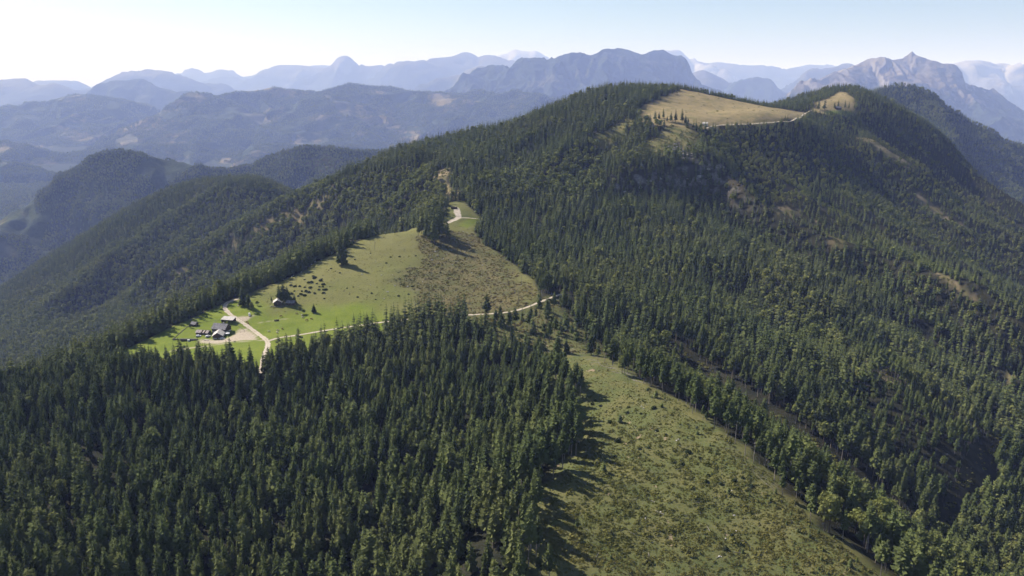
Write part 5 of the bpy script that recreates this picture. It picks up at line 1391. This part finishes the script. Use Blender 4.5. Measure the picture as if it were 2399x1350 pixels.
# vehicles
def car(px, py, rz, label, tall=1.55, L=4.5):
    p = cast(px, py)[0] + np.array([0, 0, 0.05]); e = root('parked_car', p, rz, label, 'car')
    prof = [(-L / 2, 0.35), (-L / 2 + 0.05, 0.95), (-L / 2 + 0.35, tall - 0.1), (-L / 2 + 0.8, tall), (0.55, tall), (1.15, 1.02), (L / 2 - 0.15, 0.88), (L / 2, 0.55), (L / 2 - 0.05, 0.32)]
    g = Geo(); n = len(prof); v = []
    for s in (-1, 1):
        for x_, z_ in prof: v.append((x_, s * (0.9 - 0.16 * max(0, (z_ - 0.9) / (tall - 0.9))), z_))
    g.add(v, [tuple(range(n - 1, -1, -1)), tuple(range(n, 2 * n))] + [(i, (i + 1) % n, n + (i + 1) % n, n + i) for i in range(n)])
    part(g, 'body', M_WHITE, e)
    for s in (-1, 1):
        g = Geo(); yy = s * 0.885
        q = [(-L / 2 + 0.5, yy, 0.98), (1.0, yy, 1.0), (0.5, yy - s * 0.13, tall - 0.1), (-L / 2 + 0.55, yy - s * 0.13, tall - 0.1)]
        g.add([(a, b + s * 0.03, c) for a, b, c in q], [(0, 1, 2, 3) if s < 0 else (3, 2, 1, 0)]); part(g, 'side_window', M_GLASS, e)
        for x_ in (-L / 2 + 0.85, L / 2 - 0.85):
            g = Geo(); g.tube((x_, s * 0.72, 0.32), (x_, s * 0.93, 0.32), 0.32, 0.32, 10); w_ = part(g, 'wheel', M_TYRE, e)
            g = Geo(); g.tube((x_, s * 0.93, 0.32), (x_, s * 0.945, 0.32), 0.19, 0.19, 8); part(g, 'rim', M_WHITE, w_)
        g = Geo(); g.box((L / 2 - 0.05, s * 0.62, 0.72), (0.1, 0.34, 0.16)); part(g, 'headlight', M_GLASS, e)
    g = Geo(); g.add([(0.60, -0.7, tall - 0.06), (0.60, 0.7, tall - 0.06), (1.16, 0.78, 1.06), (1.16, -0.78, 1.06)], [(0, 1, 2, 3)]); g.v = [(a + 0.03, b, c + 0.02) for a, b, c in g.v]; part(g, 'windscreen', M_GLASS, e)
    g = Geo(); g.box((-L / 2 + 0.14, 0, 1.2), (0.12, 1.35, 0.42)); part(g, 'rear_window', M_GLASS, e)
car(584.5, 739, math.radians(-70), 'white van parked under the trees at the road bend', 1.95, 4.9)
car(465, 789, math.radians(10), 'white car parked below the old barn', 1.5)
car(487.5, 789.5, math.radians(38), 'white car parked at the left corner of the pale-roofed wing', 1.5)
car(521, 795, math.radians(30), 'white car parked in front of the pale-roofed wing', 1.5, 4.2)

def parasol(px, py, label):
    p = cast(px, py)[0]; e = root('parasol', p, 0, label, 'parasol')
    g = Geo(); g.tube((0, 0, 0), (0, 0, 2.7), 0.05, 0.05, 6); part(g, 'pole', M_FENCE, e)
    g = Geo(); n = 8
    g.add([(0, 0, 3.0)] + [(1.9 * math.cos(t), 1.9 * math.sin(t), 2.35) for t in np.linspace(0, 6.283, n, endpoint=False)] + [(1.9 * math.cos(t), 1.9 * math.sin(t), 2.2) for t in np.linspace(0, 6.283, n, endpoint=False)], [(0, 1 + i, 1 + (i + 1) % n) for i in range(n)] + [(1 + i, 1 + n + i, 1 + n + (i + 1) % n, 1 + (i + 1) % n) for i in range(n)])
    part(g, 'canopy', M_CLOTH, e)
    g = Geo(); g.tube((0, 0, 0), (0, 0, 0.15), 0.4, 0.4, 8); part(g, 'foot', M_DRYSTONE, e)
parasol(534, 786.5, 'white parasol open on the yard between the farmhouse and its wing')

def bench(px, py, rz, label):
    p = cast(px, py)[0]; e = root('trestle_table', p, rz, label, 'table')
    g = Geo(); g.box((0, 0, 0.74), (4.5, 0.8, 0.06)); part(g, 'tabletop', M_SHINGLEPALE, e)
    for s in (-1, 1):
        g = Geo(); g.box((0, s * 0.75, 0.44), (4.5, 0.3, 0.05)); part(g, 'bench_seat', M_SHINGLEPALE, e)
        g = Geo(); g.box((s * 1.7, 0, 0.36), (0.08, 1.7, 0.7)); part(g, 'leg', M_FENCE, e)
bench(484, 797.5, math.radians(-4), 'pale table and benches at the front of the pale-roofed wing')

# hay rack on the pasture
def hay_rack():
    p = cast(648, 752)[0]; e = root('feed_rack', p, math.radians(15), 'dark wooden feed rack among the grazing cows', 'feed rack')
    for s in (-1, 1):
        g = Geo(); g.box((0, s * 0.9, 0.75), (4.2, 0.14, 0.5)); part(g, 'side', M_TIMBER, e)
        for x_ in (-2.0, 2.0): g = Geo(); g.box((x_, s * 0.9, 0.4), (0.16, 0.16, 1.3)); part(g, 'leg', M_TIMBER, e)
    g = Geo(); g.box((0, 0, 0.5), (4.0, 1.6, 0.1)); part(g, 'floor', M_TIMBER, e)
hay_rack()

# log pile at the turning place on the saddle
def log_pile():
    p = cast(1064, 489)[0]; e = root('log_pile', p, math.radians(8), 'dark pile of logs at the edge of the saddle turning place', 'log pile')
    LM = Geo(); LM.tube((-4.2, 0, 0), (4.2, 0, 0), 0.34, 0.30, 7); LM = LM.mesh('log', M_TIMBER)
    for row, n in enumerate((6, 5, 4, 3)):
        for k in range(n):
            o_ = link(bpy.data.objects.new('log', LM), e); o_.location = (random.uniform(-0.4, 0.4), (k - (n - 1) / 2) * 0.66, 0.3 + row * 0.56)
log_pile()

# cows: one continuous skinned body
def cow_mesh():
    pts = [(0, 0, 1.05), (-0.55, 0, 1.08), (-0.85, 0, 1.05), (0.55, 0, 1.05), (0.85, 0, 1.1), (1.15, 0, 0.85), (1.38, 0, 0.45), (1.52, 0, 0.22),
           (-0.75, 0.24, 0.62), (-0.78, 0.24, 0.0), (-0.75, -0.24, 0.62), (-0.70, -0.24, 0.0), (0.62, 0.22, 0.6), (0.66, 0.22, 0.0), (0.62, -0.22, 0.6), (0.56, -0.22, 0.0),
           (-1.08, 0, 0.9), (-1.14, 0, 0.4), (1.12, 0.24, 0.98), (1.12, -0.24, 0.98)]
    rad = [0.40, 0.38, 0.30, 0.38, 0.27, 0.2, 0.17, 0.10, 0.13, 0.06, 0.13, 0.06, 0.12, 0.06, 0.12, 0.06, 0.05, 0.03, 0.05, 0.05]
    ed = [(0, 1), (1, 2), (0, 3), (3, 4), (4, 5), (5, 6), (6, 7), (2, 8), (8, 9), (2, 10), (10, 11), (3, 12), (12, 13), (3, 14), (14, 15), (2, 16), (16, 17), (5, 18), (5, 19)]
    me_ = bpy.data.meshes.new('cow_frame'); me_.from_pydata(pts, ed, []); ob = bpy.data.objects.new('cow_frame', me_); COL.objects.link(ob)
    md = ob.modifiers.new('skin', 'SKIN'); md.use_smooth_shade = True
    sk = me_.skin_vertices[0] if me_.skin_vertices else None
    if sk is None: return None
    for i, r_ in enumerate(rad): sk.data[i].radius = (r_, r_); sk.data[i].use_root = (i == 0)
    ob.modifiers.new('sub', 'SUBSURF').render_levels = 1
    dg = bpy.context.evaluated_depsgraph_get(); out = bpy.data.meshes.new_from_object(ob.evaluated_get(dg)); out.name = 'cow'
    bpy.data.objects.remove(ob); return out
def cow_material(name, a, b):
    n = NT(name, 0.9, 0.1); oc = n.node('ShaderNodeTexCoord').outputs['Object']; n.color(n.mix(n.ramp(n.noise(1.7, vec=oc, detail=2), 0.47, 0.53), a, b)); return n.m
try:
    COW = cow_mesh()
except Exception as ex:
    print('cow', ex); COW = None
if COW is None:
    g = Geo(); g.box((0, 0, 1), (2, 0.7, 0.8)); COW = g.mesh('cow', None)
M_COW = [cow_material('brown_cow_hide', (0.20, 0.115, 0.06), (0.30, 0.19, 0.11)), cow_material('pied_cow_hide', (0.62, 0.56, 0.48), (0.20, 0.10, 0.055)), cow_material('cream_cow_hide', (0.60, 0.53, 0.42), (0.48, 0.40, 0.30))]
COWS = []
for m_ in M_COW:
    c_ = COW.copy(); c_.name = 'cow'; c_.materials.clear(); c_.materials.append(m_); COWS.append(c_)
cow_at = [(1270,818,0,'brown cow grazing above the feed rack'),(1680,838,1,'pied cow just below the pale pasture tree'),(1745,893,0,'brown cow lowest of those below the small spruce'),(1840,868,0,'brown cow straight below the small cone-shaped spruce'),
          (1040,1108,2,'cream cow nearest the road fork'),(1205,1088,1,'pied cow upper of the close pair above the track'),(1195,1128,2,'cream cow lower of the close pair above the track'),(1290,1052,0,'brown cow right of the close pair above the track'),
          (632,930,0,'brown cow at the road edge below the white van'),(652,955,0,'second brown cow at the road edge below the white van'),(465,625,1,'pied cow inside the bend of the road'),(1660,800,2,'cream cow right under the pale pasture tree'),(1560,770,0,'brown cow at the left foot of the pale pasture tree')]
for k, (cx, cy, m_, lab) in enumerate(cow_at):
    p = cast(500 + cx / 8, 640 + cy / 8)[0]; o_ = link(bpy.data.objects.new('cow', COWS[m_])); o_.location = p; o_.rotation_euler.z = random.uniform(0, 6.28); o_.scale = (1.1, 1.1, 1.1)
    tag(o_, lab, 'cow', 'cows grazing on the pasture')
p = cast(390 + 1915 / 12, 720 + 985 / 12)[0]; o_ = link(bpy.data.objects.new('cow', COWS[2])); o_.location = p; o_.rotation_euler.z = 1.0; tag(o_, 'cream cow alone on the grass below the farm yard', 'cow', 'cows grazing on the pasture')

# ------------------------------------------------------------------ the air
def add_haze():
    m = bpy.data.materials.new('haze'); m.use_nodes = True
    t = m.node_tree; t.nodes.clear()
    out = t.nodes.new('ShaderNodeOutputMaterial'); v = t.nodes.new('ShaderNodeVolumePrincipled')
    v.inputs['Color'].default_value = (0.43, 0.55, 1.0, 1)
    v.inputs['Absorption Color'].default_value = (1, 1, 1, 1)
    v.inputs['Density'].default_value = 4.7e-5
    v.inputs['Anisotropy'].default_value = 0.02
    t.links.new(v.outputs[0], out.inputs['Volume'])
    x, y0, y1, z0, z1 = 99000.0, -9000.0, 110000.0, 56.0, HIGHEST + 60.0
    vs = [(sx * x, y, z) for z in (z0, z1) for y in (y0, y1) for sx in (-1, 1)]
    fs = [(0, 2, 3, 1), (4, 5, 7, 6), (0, 1, 5, 4), (2, 6, 7, 3), (0, 4, 6, 2), (1, 3, 7, 5)]
    me = mesh_from('haze', vs, fs, (m,))
    tag(link(bpy.data.objects.new('haze', me)), 'pale blue summer haze over the valleys', 'haze', kind='stuff')
add_haze()
